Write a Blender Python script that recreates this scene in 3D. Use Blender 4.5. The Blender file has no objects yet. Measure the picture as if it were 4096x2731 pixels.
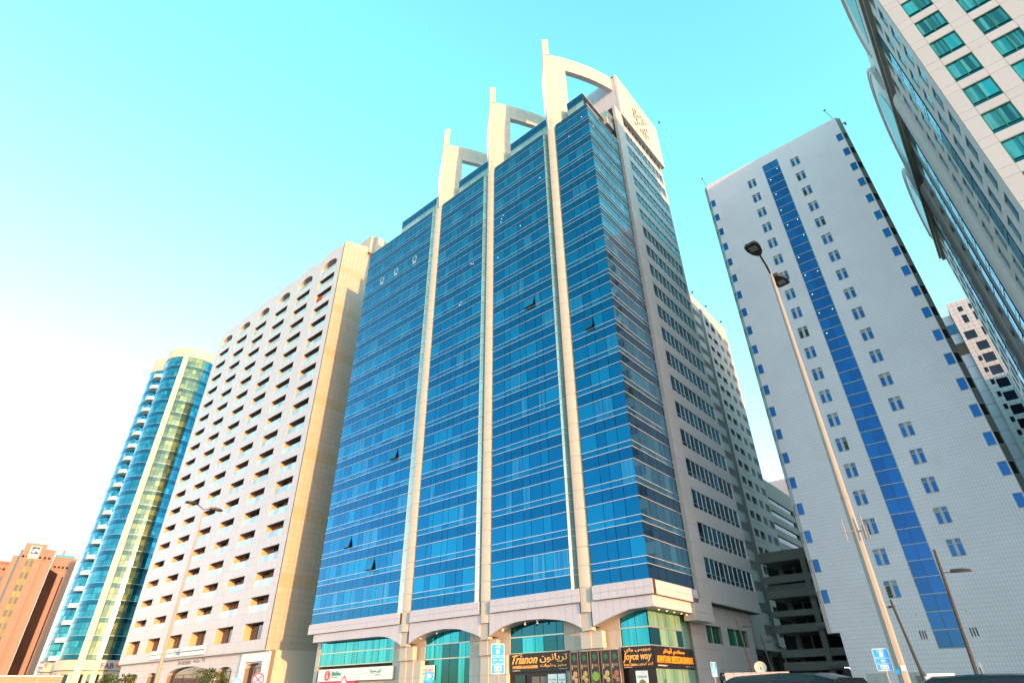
import bpy, math, random
from mathutils import Matrix, Vector
random.seed(7)
S = bpy.context.scene
COL = S.collection
R = math.radians

# ------------------------------------------------------------------ camera, sky, sun
F_PX, PITCH, ROLL, ANG = 2235.77, R(32.215), R(-.782), R(139.891)
CAM_H = 1.6
def cam_axes():
    f = Vector((0, math.cos(PITCH), math.sin(PITCH))); r = Vector((1, 0, 0)); u = r.cross(f)
    c, s = math.cos(ROLL), math.sin(ROLL)
    r, u = r*c + u*s, u*c - r*s
    M = Matrix(((-math.cos(ANG), -math.sin(ANG), 0), (math.sin(ANG), -math.cos(ANG), 0), (0, 0, 1)))
    return M @ f, M @ r, M @ u
CF, CR, CU = cam_axes()
cd = bpy.data.cameras.new('camera'); cam = bpy.data.objects.new('camera', cd); COL.objects.link(cam); S.camera = cam
cd.sensor_width = 36; cd.lens = F_PX/4096*36; cd.clip_start = .1; cd.clip_end = 4000
cam.matrix_world = Matrix(((CR.x, CU.x, -CF.x, 0), (CR.y, CU.y, -CF.y, 0), (CR.z, CU.z, -CF.z, CAM_H), (0, 0, 0, 1)))

SUN_AZ, SUN_EL = R(102.2), R(5.5)        # clockwise from +Y; low evening sun along the street
w = bpy.data.worlds.new('World'); S.world = w; w.use_nodes = True
nt = w.node_tree; bg = nt.nodes['Background']
sk = nt.nodes.new('ShaderNodeTexSky'); sk.sky_type = 'NISHITA'; sk.sun_disc = False
sk.sun_elevation = SUN_EL; sk.sun_rotation = SUN_AZ; sk.air_density = 1.0; sk.dust_density = .4; sk.ozone_density = 1.6
# the evening sky overhead is a strong cyan, fading to neutral white at the horizon all the way round
gtc = nt.nodes.new('ShaderNodeTexCoord'); gsp = nt.nodes.new('ShaderNodeSeparateXYZ'); nt.links.new(gtc.outputs['Generated'], gsp.inputs[0])
grd = nt.nodes.new('ShaderNodeValToRGB'); nt.links.new(gsp.outputs[2], grd.inputs[0]); ce = grd.color_ramp.elements
SKY_STOPS = [(0, (1.12, .92, 1.30)), (.16, (1.38, 1.08, 1.18)), (.75, (1.05, 2.0, 1.42))]
ce[0].position = SKY_STOPS[0][0]; ce[0].color = (*SKY_STOPS[0][1], 1); ce[1].position = SKY_STOPS[2][0]; ce[1].color = (*SKY_STOPS[2][1], 1)
e_ = ce.new(SKY_STOPS[1][0]); e_.color = (*SKY_STOPS[1][1], 1)
tint = nt.nodes.new('ShaderNodeMix'); tint.data_type = 'RGBA'; tint.blend_type = 'MULTIPLY'; tint.inputs[0].default_value = 1
nt.links.new(sk.outputs[0], tint.inputs[6]); nt.links.new(grd.outputs[0], tint.inputs[7])
nt.links.new(tint.outputs[2], bg.inputs[0]); bg.inputs[1].default_value = .15
sd = bpy.data.lights.new('sun', 'SUN'); sd.energy = 1.9; sd.angle = R(.5); sd.color = (1, .46, .17)
sun = bpy.data.objects.new('sun', sd); COL.objects.link(sun)
sdir = Vector((math.sin(SUN_AZ)*math.cos(SUN_EL), math.cos(SUN_AZ)*math.cos(SUN_EL), math.sin(SUN_EL)))
sun.rotation_euler = sdir.to_track_quat('Z', 'Y').to_euler(); sun.location = (60, -60, 120)
V_ = S.view_settings; V_.view_transform = 'Standard'; V_.look = 'None'; V_.gamma = 1; V_.exposure = 2.35; V_.use_curve_mapping = False

# ------------------------------------------------------------------ materials
MATS = {}
def mat(name, col, rough=.6, metal=0., var=0., noise=0., nscale=3., bump=0., bscale=20., spec=.5, coat=0., wave=None, emit=None, estr=0., col2=None):
    if name in MATS: return MATS[name]
    m = bpy.data.materials.new(name); m.use_nodes = True; t = m.node_tree; L = t.links; N = t.nodes
    b = N['Principled BSDF']; b.inputs['Roughness'].default_value = rough; b.inputs['Metallic'].default_value = metal
    b.inputs['Specular IOR Level'].default_value = spec; b.inputs['Coat Weight'].default_value = coat
    rgb = N.new('ShaderNodeRGB'); rgb.outputs[0].default_value = (*col, 1); out = rgb.outputs[0]
    tc = N.new('ShaderNodeTexCoord'); gm = N.new('ShaderNodeNewGeometry')
    def rnd():
        g = N.new('ShaderNodeNewGeometry'); oi = N.new('ShaderNodeObjectInfo')
        a = N.new('ShaderNodeMath'); a.operation = 'ADD'; L.new(g.outputs['Random Per Island'], a.inputs[0]); L.new(oi.outputs['Random'], a.inputs[1])
        f = N.new('ShaderNodeMath'); f.operation = 'FRACT'; L.new(a.outputs[0], f.inputs[0]); return f.outputs[0]
    if col2 is not None:
        n = N.new('ShaderNodeMix'); n.data_type = 'RGBA'; L.new(out, n.inputs[6]); n.inputs[7].default_value = (*col2, 1)
        p = N.new('ShaderNodeMath'); p.operation = 'POWER'; p.inputs[1].default_value = 2.2; L.new(rnd(), p.inputs[0]); L.new(p.outputs[0], n.inputs[0]); out = n.outputs[2]
    if var or noise:
        h = N.new('ShaderNodeHueSaturation'); L.new(out, h.inputs['Color'])
        v = N.new('ShaderNodeMath'); v.operation = 'MULTIPLY_ADD'; v.inputs[1].default_value = var*2; v.inputs[2].default_value = 1-var
        if var: L.new(rnd(), v.inputs[0])
        else: v.inputs[0].default_value = 0; v.inputs[2].default_value = 1
        src = v.outputs[0]
        if noise:
            nz = N.new('ShaderNodeTexNoise'); nz.inputs['Scale'].default_value = nscale; nz.inputs['Detail'].default_value = 5; L.new(gm.outputs['Position'], nz.inputs['Vector'])
            q = N.new('ShaderNodeMath'); q.operation = 'MULTIPLY_ADD'; q.inputs[1].default_value = noise*2; q.inputs[2].default_value = -noise; L.new(nz.outputs[0], q.inputs[0])
            a = N.new('ShaderNodeMath'); a.operation = 'ADD'; L.new(src, a.inputs[0]); L.new(q.outputs[0], a.inputs[1]); src = a.outputs[0]
        L.new(src, h.inputs['Value']); out = h.outputs[0]
    if wave:   # vertical curtain folds behind the glass: (colour, scale, amount)
        mp = N.new('ShaderNodeMapping'); L.new(gm.outputs['Position'], mp.inputs[0]); mp.inputs['Scale'].default_value = (wave[1], wave[1], .12)
        nz = N.new('ShaderNodeTexNoise'); nz.inputs['Scale'].default_value = 1; nz.inputs['Detail'].default_value = 2; L.new(mp.outputs[0], nz.inputs['Vector'])
        cr = N.new('ShaderNodeMapRange'); cr.inputs[1].default_value = .42; cr.inputs[2].default_value = .62; L.new(nz.outputs[0], cr.inputs[0])
        ml = N.new('ShaderNodeMath'); ml.operation = 'MULTIPLY'; ml.inputs[1].default_value = wave[2]; L.new(cr.outputs[0], ml.inputs[0])
        n = N.new('ShaderNodeMix'); n.data_type = 'RGBA'; L.new(ml.outputs[0], n.inputs[0]); L.new(out, n.inputs[6]); n.inputs[7].default_value = (*wave[0], 1); out = n.outputs[2]
    L.new(out, b.inputs['Base Color'])
    if bump:
        nz = N.new('ShaderNodeTexNoise'); nz.inputs['Scale'].default_value = bscale; nz.inputs['Detail'].default_value = 3; L.new(gm.outputs['Position'], nz.inputs['Vector'])
        bp = N.new('ShaderNodeBump'); bp.inputs['Strength'].default_value = bump; bp.inputs['Distance'].default_value = .05
        L.new(nz.outputs[0], bp.inputs['Height']); L.new(bp.outputs[0], b.inputs['Normal'])
    if emit: b.inputs['Emission Color'].default_value = (*emit, 1); b.inputs['Emission Strength'].default_value = estr
    MATS[name] = m; return m

def tile_mat(name, col, grout, tw, th, rough=.35):
    m = mat(name, col, rough); t = m.node_tree; N = t.nodes; L = t.links; b = N['Principled BSDF']
    g = N.new('ShaderNodeNewGeometry'); sp = N.new('ShaderNodeSeparateXYZ'); L.new(g.outputs['Position'], sp.inputs[0])
    ad = N.new('ShaderNodeMath'); ad.operation = 'ADD'; L.new(sp.outputs[0], ad.inputs[0]); L.new(sp.outputs[1], ad.inputs[1])
    cb = N.new('ShaderNodeCombineXYZ'); L.new(ad.outputs[0], cb.inputs[0]); L.new(sp.outputs[2], cb.inputs[1])
    br = N.new('ShaderNodeTexBrick'); L.new(cb.outputs[0], br.inputs[0]); br.offset = 0; br.squash = 1
    br.inputs['Scale'].default_value = 1; br.inputs['Mortar Size'].default_value = .013; br.inputs['Mortar Smooth'].default_value = .1
    br.inputs['Brick Width'].default_value = tw; br.inputs['Row Height'].default_value = th; br.inputs['Bias'].default_value = 0
    br.inputs['Color1'].default_value = (*col, 1); br.inputs['Color2'].default_value = (*[c*.975 for c in col], 1); br.inputs['Mortar'].default_value = (*grout, 1)
    nz = N.new('ShaderNodeTexNoise'); nz.inputs['Scale'].default_value = .35; nz.inputs['Detail'].default_value = 6; L.new(g.outputs['Position'], nz.inputs['Vector'])
    mr = N.new('ShaderNodeMapRange'); mr.inputs[3].default_value = .88; mr.inputs[4].default_value = 1.08; L.new(nz.outputs[0], mr.inputs[0])
    h = N.new('ShaderNodeHueSaturation'); L.new(br.outputs[0], h.inputs['Color']); L.new(mr.outputs[0], h.inputs['Value']); L.new(h.outputs[0], b.inputs['Base Color'])
    bp = N.new('ShaderNodeBump'); bp.inputs['Strength'].default_value = .3; bp.inputs['Distance'].default_value = .01; bp.invert = True
    L.new(br.outputs['Fac'], bp.inputs['Height']); L.new(bp.outputs[0], b.inputs['Normal'])
    return m

CLAD = mat('ivory_aluminium', (.44, .41, .36), .42, var=.03, noise=.04, nscale=.6)
CLADW = mat('white_aluminium', (.52, .50, .51), .38, var=.035, noise=.04, nscale=.5)
CLADB = mat('white_gloss_aluminium', (.49, .475, .54), .3, var=.03, noise=.03, nscale=.5)
BEIGE = mat('beige_panel', (.42, .38, .31), .4, var=.03, noise=.05, nscale=.7)
GREYP = mat('grey_panel', (.38, .36, .37), .4, var=.04, noise=.05, nscale=.7)
JOINT = mat('joint_sealant', (.16, .14, .12), .8)
DARK = mat('dark_interior', (.012, .013, .016), .7)
METAL = mat('silver_mullion', (.62, .64, .66), .35, metal=.5, var=.04)
DMETAL = mat('dark_mullion', (.02, .03, .05), .5)
GB1 = mat('blue_vision_glass', (.004, .135, .28), .04, metal=.92, var=.12, bump=.02, bscale=.7, col2=(.008, .18, .31))
GBC = mat('blue_glass_with_curtain', (.005, .15, .30), .06, metal=.8, var=.1, wave=((.07, .30, .44), 5., .5), bump=.02, bscale=.7)
GR1 = mat('side_vision_glass', (.05, .20, .32), .04, metal=.9, var=.12, bump=.02, bscale=.7, col2=(.08, .28, .42))
GR2 = mat('side_spandrel_glass', (.02, .09, .17), .05, metal=.9, var=.1)
GBS = mat('blue_spandrel_glass', (.004, .105, .22), .05, metal=.92, var=.07, bump=.02, bscale=.7)
GPALE = mat('pale_green_glass', (.34, .42, .38), .10, metal=.5, var=.10)
GTEAL = mat('teal_glass', (.01, .26, .34), .04, metal=.75, var=.12, wave=((.05, .48, .60), 3., .5))
GTEALD = mat('dark_teal_glass', (.01, .10, .14), .04, metal=.8, var=.15)
GDARK = mat('dark_blue_glass', (.03, .09, .15), .04, metal=.8, var=.3, col2=(.05, .16, .24))
DKG = mat('dim_window_glass', (.012, .035, .05), .15, metal=.1, spec=.25, var=.4)
CONC = mat('concrete', (.19, .185, .175), .85, noise=.12, nscale=1.2, bump=.2, bscale=6)
CONCD = mat('grey_render', (.15, .145, .14), .85, noise=.08, nscale=.5)
BLACKS = mat('black_signboard', (.010, .008, .012), .35, noise=.02)
GOLD = mat('gold_letter', (.85, .42, .10), .4, emit=(.9, .42, .08), estr=.04)
ORANGE = mat('orange_lit_letter', (1., .28, .02), .4, emit=(1, .25, .01), estr=.12)
WHITEP = mat('white_paint', (.78, .78, .77), .5, noise=.03)
BLUES = mat('signal_blue', (.005, .30, .80), .35)

# ------------------------------------------------------------------ mesh helpers
WM = {}
class Fr:      # a wall's frame: u runs along it, z up, d outward from it
    def __init__(s, ox, oy, ux, uy, oz=0.):
        l = math.hypot(ux, uy); s.o = Vector((ox, oy, oz)); s.u = Vector((ux/l, uy/l, 0)); s.n = Vector((uy/l, -ux/l, 0))
    def P(s, u, z, d=0.): p = s.o + s.u*u + s.n*d; return Vector((p.x, p.y, p.z+z))
    def M(s, u, z, d):
        p = s.P(u, z, d); return Matrix(((s.u.x, -s.n.x, 0, p.x), (s.u.y, -s.n.y, 0, p.y), (0, 0, 1, p.z), (0, 0, 0, 1)))
def FY(y): return Fr(0, y, 1, 0)       # faces the street, u = world X
def FX(x): return Fr(x, 0, 0, 1)       # faces right, u = world Y
def FXL(x): return Fr(x, 0, 0, -1)     # faces left, u = -world Y
BOXF = [(0, 3, 2, 1), (4, 5, 6, 7), (0, 1, 5, 4), (1, 2, 6, 5), (2, 3, 7, 6), (3, 0, 4, 7)]
class MB:
    def __init__(s): s.v = []; s.f = []; s.m = []; s.ms = []; s.sm = False
    def mi(s, m):
        if m not in s.ms: s.ms.append(m)
        return s.ms.index(m)
    def add(s, vs, fs, m):
        b = len(s.v); s.v += [tuple(v) for v in vs]; i = s.mi(m)
        for f in fs: s.f.append([b+k for k in f]); s.m.append(i)
        return s
    def box(s, fr, u0, u1, z0, z1, d0, d1, m, tilt=None):
        vs = [fr.P(u, z, d) for z in (z0, z1) for (u, d) in ((u0, d1), (u1, d1), (u1, d0), (u0, d0))]
        if tilt: vs = [tilt @ v for v in vs]
        return s.add(vs, BOXF, m)
    def prism(s, fr, pts, d0, d1, m):     # convex outline pts (u, z) counter-clockwise
        n = len(pts); vs = [fr.P(u, z, d1) for u, z in pts] + [fr.P(u, z, d0) for u, z in pts]
        fs = [tuple(range(n)), tuple(range(2*n-1, n-1, -1))] + [((i+1) % n, i, n+i, n+(i+1) % n) for i in range(n)]
        return s.add(vs, fs, m)
    def plan(s, pts, z0, z1, m):          # vertical prism over a ground plan
        n = len(pts); vs = [(x, y, z0) for x, y in pts] + [(x, y, z1) for x, y in pts]
        fs = [tuple(range(n-1, -1, -1)), tuple(range(n, 2*n))] + [(i, (i+1) % n, n+(i+1) % n, n+i) for i in range(n)]
        return s.add(vs, fs, m)
    def tube(s, pts, rs, m, n=10, cap=True):
        rings = []; up = Vector((0, 0, 1)); vs = []
        pts = [Vector(p) for p in pts]
        for i, p in enumerate(pts):
            t = (pts[min(i+1, len(pts)-1)] - pts[max(i-1, 0)]).normalized()
            a = t.cross(Vector((1, 0, 0)) if abs(t.x) < .8 else Vector((0, 1, 0))).normalized(); b = t.cross(a)
            r = rs[i] if isinstance(rs, (list, tuple)) else rs
            vs += [p + (a*math.cos(2*math.pi*k/n) + b*math.sin(2*math.pi*k/n))*r for k in range(n)]
        fs = [(i*n+k, i*n+(k+1) % n, (i+1)*n+(k+1) % n, (i+1)*n+k) for i in range(len(pts)-1) for k in range(n)]
        if cap: fs += [tuple(range(n-1, -1, -1)), tuple((len(pts)-1)*n+k for k in range(n))]
        return s.add(vs, fs, m)
    def ball(s, c, r, m, sx=1, sy=1, sz=1, nu=10, nv=6):
        c = Vector(c); vs = []; 
        for j in range(nv+1):
            a = math.pi*j/nv
            for i in range(nu):
                b = 2*math.pi*i/nu; vs.append(c + Vector((r*sx*math.sin(a)*math.cos(b), r*sy*math.sin(a)*math.sin(b), r*sz*math.cos(a))))
        fs = [(j*nu+i, (j+1)*nu+i, (j+1)*nu+(i+1) % nu, j*nu+(i+1) % nu) for j in range(nv) for i in range(nu)]
        return s.add(vs, fs, m)
    def build(s, name, parent=None, smooth=False, **tags):
        if not s.v: return None
        n = len(s.v); c = Vector((sum(v[0] for v in s.v)/n, sum(v[1] for v in s.v)/n, min(v[2] for v in s.v)))
        me = bpy.data.meshes.new(name); me.from_pydata([(v[0]-c.x, v[1]-c.y, v[2]-c.z) for v in s.v], [], s.f)
        for m in s.ms: me.materials.append(m)
        me.polygons.foreach_set('material_index', s.m)
        if smooth: me.polygons.foreach_set('use_smooth', [True]*len(s.f))
        me.update()
        return place(me, name, Matrix.Translation(c), parent, **tags)
def place(me, name, M, parent=None, **tags):
    o = bpy.data.objects.new(name, me); COL.objects.link(o); WM[o] = M
    if parent: o.parent = parent; o.matrix_local = WM[parent].inverted() @ M
    else: o.matrix_world = M
    for k, v in tags.items(): o[k] = v
    return o
def thing(name, label, cat, loc, group=None):
    o = bpy.data.objects.new(name, None); COL.objects.link(o); o.location = loc; o.empty_display_size = 1
    WM[o] = Matrix.Translation(loc); o['label'] = label; o['category'] = cat
    if group: o['group'] = group
    return o
def px(P):
    v = P - Vector((0, 0, CAM_H)); z = v.dot(CF)
    if z < .1: return None
    return 2048 + F_PX*v.dot(CR)/z, 1365.5 - F_PX*v.dot(CU)/z
def seen_area(fr, u0, u1, z0, z1, d):
    c = fr.P((u0+u1)/2, (z0+z1)/2, d)
    if (Vector((0, 0, CAM_H)) - c).dot(fr.n) < 0: return 0
    q = [px(fr.P(u, z, d)) for u, z in ((u0, z0), (u1, z0), (u1, z1), (u0, z1))]
    if any(k is None for k in q) or not any(-10 < x < 4106 and -10 < y < 2741 for x, y in q): return 0
    return abs(sum(q[i][0]*q[(i+1) % 4][1] - q[(i+1) % 4][0]*q[i][1] for i in range(4)))/2
SHARE = {}
def pieces(parent, name, items, limit=300, jit=0.):
    """items: (frame, u0, u1, z0, z1, d0, d1, material[, tilt degrees about the top edge]). The ones that show largest become objects."""
    its = sorted(items, key=lambda t: -seen_area(t[0], t[1], t[2], t[3], t[4], t[6]))
    rest = MB(); made = []
    for k, t in enumerate(its):
        fr, u0, u1, z0, z1, d0, d1, m = t[:8]; tl = t[8] if len(t) > 8 else 0
        if k < limit and seen_area(fr, u0, u1, z0, z1, d1) > 0:
            W, Hh, D = u1-u0, z1-z0, d1-d0; key = (round(W, 3), round(Hh, 3), round(D, 3), m.name, name)
            if key not in SHARE:
                me = bpy.data.meshes.new(name)
                me.from_pydata([(u, y, z) for z in (0, Hh) for u, y in ((0, -D), (W, -D), (W, 0), (0, 0))], [], BOXF); me.materials.append(m); SHARE[key] = me
            M = fr.M(u0, z0, d0)
            if tl: M = M @ Matrix.Translation((0, 0, Hh)) @ Matrix.Rotation(-R(tl), 4, 'X') @ Matrix.Translation((0, 0, -Hh))
            elif jit: M = M @ Matrix.Rotation(R(random.gauss(0, jit)), 4, 'X') @ Matrix.Rotation(R(random.gauss(0, jit)), 4, 'Z')
            made.append(place(SHARE[key], name, M, parent))
        else:
            tm = None
            if jit or tl:
                T = Matrix.Translation(fr.P(u0, z0, d0)); tm = T @ Matrix.Rotation(R(random.gauss(0, jit or .001)), 4, 'Z') @ T.inverted()
            rest.box(fr, u0, u1, z0, z1, d0, d1, m, tm)
    if rest.v: rest.build(name, parent, kind='stuff')
    return made
def split_cells(us, zs, holes, gap=.02):
    """grid cells (u0,u1,z0,z1) minus rectangular holes; a cell cut by a hole is trimmed."""
    out = []
    for i in range(len(us)-1):
        for j in range(len(zs)-1):
            cs = [(us[i]+gap/2, us[i+1]-gap/2, zs[j]+gap/2, zs[j+1]-gap/2)]
            for h in holes:
                nx = []
                for (a, b, c, d) in cs:
                    if h[0] >= b or h[1] <= a or h[2] >= d or h[3] <= c: nx.append((a, b, c, d)); continue
                    if h[0] > a: nx.append((a, h[0], c, d))
                    if h[1] < b: nx.append((h[1], b, c, d))
                    a2, b2 = max(a, h[0]), min(b, h[1])
                    if h[2] > c: nx.append((a2, b2, c, h[2]))
                    if h[3] < d: nx.append((a2, b2, h[3], d))
                cs = nx
            out += [c for c in cs if c[1]-c[0] > .03 and c[3]-c[2] > .03]
    return out
def panels(parent, name, fr, us, zs, holes, d0, d1, m, limit=300, gap=.02, backing=JOINT, bd=.25, mfun=None):
    cells = split_cells(us, zs, holes, gap)
    pieces(parent, name, [(fr, *c, d0, d1, mfun(c) if mfun else m) for c in cells], limit)
    if backing:
        b = MB()
        for c in split_cells([us[0], us[-1]], [zs[0], zs[-1]], holes, 0) if len(holes) < 40 else split_cells(us, zs, holes, 0): b.box(fr, *c, d0-bd, d0-.001, backing)
        b.build('panel_backing', parent)
def lin(a, b, step): n = max(1, round((b-a)/step)); return [a+(b-a)*i/n for i in range(n+1)]

# ---- lettering (Arabic is joined by hand with presentation forms and laid out left to right)
AR = {'ا': ('ﺍ', 'ﺎ'), 'أ': ('ﺃ', 'ﺄ'), 'ب': ('ﺏ', 'ﺐ', 'ﺑ', 'ﺒ'), 'ت': ('ﺕ', 'ﺖ', 'ﺗ', 'ﺘ'), 'ة': ('ﺓ', 'ﺔ'), 'ج': ('ﺝ', 'ﺞ', 'ﺟ', 'ﺠ'), 'ح': ('ﺡ', 'ﺢ', 'ﺣ', 'ﺤ'), 'خ': ('ﺥ', 'ﺦ', 'ﺧ', 'ﺨ'),
      'د': ('ﺩ', 'ﺪ'), 'ر': ('ﺭ', 'ﺮ'), 'ز': ('ﺯ', 'ﺰ'), 'س': ('ﺱ', 'ﺲ', 'ﺳ', 'ﺴ'), 'ص': ('ﺹ', 'ﺺ', 'ﺻ', 'ﺼ'), 'ط': ('ﻁ', 'ﻂ', 'ﻃ', 'ﻄ'), 'ع': ('ﻉ', 'ﻊ', 'ﻋ', 'ﻌ'), 'ف': ('ﻑ', 'ﻒ', 'ﻓ', 'ﻔ'), 'ق': ('ﻕ', 'ﻖ', 'ﻗ', 'ﻘ'),
      'ك': ('ﻙ', 'ﻚ', 'ﻛ', 'ﻜ'), 'ل': ('ﻝ', 'ﻞ', 'ﻟ', 'ﻠ'), 'م': ('ﻡ', 'ﻢ', 'ﻣ', 'ﻤ'), 'ن': ('ﻥ', 'ﻦ', 'ﻧ', 'ﻨ'), 'ه': ('ﻩ', 'ﻪ', 'ﻫ', 'ﻬ'), 'و': ('ﻭ', 'ﻮ'), 'ي': ('ﻱ', 'ﻲ', 'ﻳ', 'ﻴ')}
def arabic(s):
    o = []
    for i, c in enumerate(s):
        if c not in AR: o.append(c); continue
        p = i > 0 and s[i-1] in AR and len(AR[s[i-1]]) == 4; n = i+1 < len(s) and s[i+1] in AR and len(AR[c]) == 4
        o.append(AR[c][(1 if p else 0) + (2 if n else 0)])
    return ''.join(reversed(o))
def text(parent, name, s, fr, u0, u1, z0, z1, d, m, depth=.03, shear=0., bold=0.):
    """lettering stretched to fill the box u0..u1, z0..z1 on the wall frame."""
    cu = bpy.data.curves.new(name, 'FONT'); cu.body = s; cu.size = 1; cu.shear = shear; cu.offset = bold; cu.extrude = 0; cu.resolution_u = 2
    tmp = bpy.data.objects.new('tmp_text', cu); me = bpy.data.meshes.new_from_object(tmp); bpy.data.objects.remove(tmp)
    if not me.vertices: return None
    xs = [v.co.x for v in me.vertices]; ys = [v.co.y for v in me.vertices]; ax, bx, ay, by = min(xs), max(xs), min(ys), max(ys)
    ku = (u1-u0)/max(bx-ax, 1e-3); kz = (z1-z0)/max(by-ay, 1e-3)
    V = [((v.co.x-ax)*ku, (v.co.y-ay)*kz) for v in me.vertices]; fcs = [list(p.vertices) for p in me.polygons]; edges = {}
    for f in fcs:
        for i in range(len(f)):
            a, b = f[i], f[(i+1) % len(f)]; edges[(a, b)] = edges.get((a, b), 0)+1
    n = len(V); vs = [(x, -depth, z) for x, z in V] + [(x, 0, z) for x, z in V]
    fs = fcs + [[b, a, n+a, n+b] for (a, b) in edges if (b, a) not in edges]
    me2 = bpy.data.meshes.new(name); me2.from_pydata(vs, [], fs); me2.materials.append(m)
    return place(me2, name, fr.M(u0, z0, d), parent)
def ribbon(parent, name, fr, pts, wd, d, m, depth=.01):
    b = MB()
    for (a, c) in zip(pts, pts[1:]):
        dx, dz = c[0]-a[0], c[1]-a[1]; l = math.hypot(dx, dz) or 1; nx, nz = -dz/l*wd/2, dx/l*wd/2; ex, ez = dx/l*wd*.3, dz/l*wd*.3
        b.prism(fr, [(a[0]-ex-nx, a[1]-ez-nz), (c[0]+ex-nx, c[1]+ez-nz), (c[0]+ex+nx, c[1]+ez+nz), (a[0]-ex+nx, a[1]-ez+nz)], d, d+depth, m)
    return b.build(name, parent)
def disc(b, fr, u, z, r, d0, d1, m, n=16, ru=None):
    b.prism(fr, [(u+(ru or r)*math.cos(2*math.pi*k/n), z+r*math.sin(2*math.pi*k/n)) for k in range(n)], d0, d1, m)

# ------------------------------------------------------------------ ground
def sheet(name, x0, x1, y0, y1, z, m, h=.0):
    b = MB()
    if h: b.plan([(x0, y0), (x1, y0), (x1, y1), (x0, y1)], z-h, z, m)
    else: b.add([(x0, y0, z), (x1, y0, z), (x1, y1, z), (x0, y1, z)], [(0, 1, 2, 3)], m)
    return b.build(name, kind='structure')
ASPH = mat('asphalt', (.05, .05, .052), .9, noise=.2, nscale=2, bump=.4, bscale=60)
PAVE = mat('pavement_blocks', (.28, .25, .21), .85, noise=.12, nscale=3, bump=.3, bscale=25)
SAND = mat('sand', (.42, .34, .24), .95, noise=.1, nscale=.05)
PAINT = mat('road_paint', (.75, .75, .72), .6, noise=.06)
sheet('ground', -2500, 2500, -2500, 2500, -.02, SAND)
sheet('road', -600, 600, -22, 24, 0, ASPH)
sheet('pavement', -600, 600, 26, 44.5, .13, PAVE, .13)
sheet('kerb', -600, 600, 25.7, 25.998, .134, CONC, .14)
sheet('service_road', -600, 600, 24.002, 25.698, .004, ASPH)
b = MB()
for x in range(-300, 300, 9):
    for y in (-7, 3.5, 14): b.add([(x, y, .006), (x+3, y, .006), (x+3, y+.15, .006), (x, y+.15, .006)], [(0, 1, 2, 3)], PAINT)
b.build('lane_markings', kind='structure')

# ================================================================== blue glass tower
tower = thing('office_tower', 'blue glass office tower with three cream fins ending in curved crowns', 'office tower', (-50, 50, 0))
FB, FP = 9.69, 3.524
bays = [[-74.57, -73.04, -72.01, -70.43, -69.4, -67.91, -66.36, -65.36, -63.8, -62.22, -61.23, -59.74, -58.69, -56.76],
        [-54.25, -52.43, -51.56, -49.89, -48.9, -47.31, -46.25, -44.36],
        [-41.94, -40.03, -39.04, -37.46, -36.48, -34.9, -33.88, -32.0],
        [-29.62, -27.76, -26.68, -25.4, -23.94]]
rightc = [46.0, 47.79, 49.2, 50.74, 51.94, 53.07, 54.5]
core = MB()
core.plan([(-74.4, 46.75), (-24.08, 46.75), (-24.08, 57), (-24.08, 71.3), (-60, 71.3), (-74.4, 57)], 9.2, 74.1, DARK)
for bx in bays: core.plan([(bx[0]+.1, 46.16), (bx[-1]-.14, 46.16), (bx[-1]-.14, 46.74), (bx[0]+.1, 46.74)], 9.2, 74.1, DARK)
core.plan([(-73, 47.6), (-25.45, 47.6), (-25.45, 70), (-60, 70), (-73, 57)], 0, 9.3, DARK)
core.build('core', tower)
F46, FR = FY(46), FX(-23.94)
vis, spn, trn = [], [], []
opened = {(0, 2, 4), (0, 1, 8), (0, 1, 3), (0, 0, 6), (2, 14, 2), (3, 7, 1), (1, 10, 3), (0, 5, 10), (2, 9, 4), (0, 9, 6)}
def floorpanes(fr, xs, bi, g=.022):
    GBS, GB1, GBC = (GR2, GR1, GR1) if bi == 9 else (globals()['GBS'], globals()['GB1'], globals()['GBC'])
    for k in range(19):
        z = FB + k*FP
        for i in range(len(xs)-1):
            a, c = xs[i]+g, xs[i+1]-g
            if k == 18: spn.append((fr, a, c, z+.03, z+1.12, -.06, 0, GBS)); continue
            spn.append((fr, a, c, z+.03, z+1.23, -.06, 0, GBS))
            cur = random.random() < .12
            trn.append((fr, a, c, z+1.28, z+1.84, -.06, 0, GBC if cur else GB1))
            vis.append((fr, a, c, z+1.89, z+3.50, -.06, 0, GBC if cur else GB1, 14 if (bi, k, i) in opened else 0))
for bi, bx in enumerate(bays): floorpanes(F46, bx, bi)
floorpanes(FR, rightc, 9)
pieces(tower, 'spandrel_pane', spn, jit=.12)
pieces(tower, 'transom_pane', trn, jit=.12)
pieces(tower, 'window_pane', vis, jit=.16)
# pale return panes at the right end of each bay
ret = []
for bx in bays[:3]:
    fr = Fr(bx[-1], 46.0, .5, .6)
    for k in range(19):
        z = FB + k*FP
        ret.append((fr, 0.02, 0.74, z+.03, z+1.23, -.05, .0, GPALE))
        if k < 18: ret += [(fr, 0.02, 0.74, z+1.28, z+1.84, -.05, 0, GPALE), (fr, 0.02, 0.74, z+1.89, z+3.5, -.05, 0, GPALE)]
pieces(tower, 'return_pane', ret)
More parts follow.
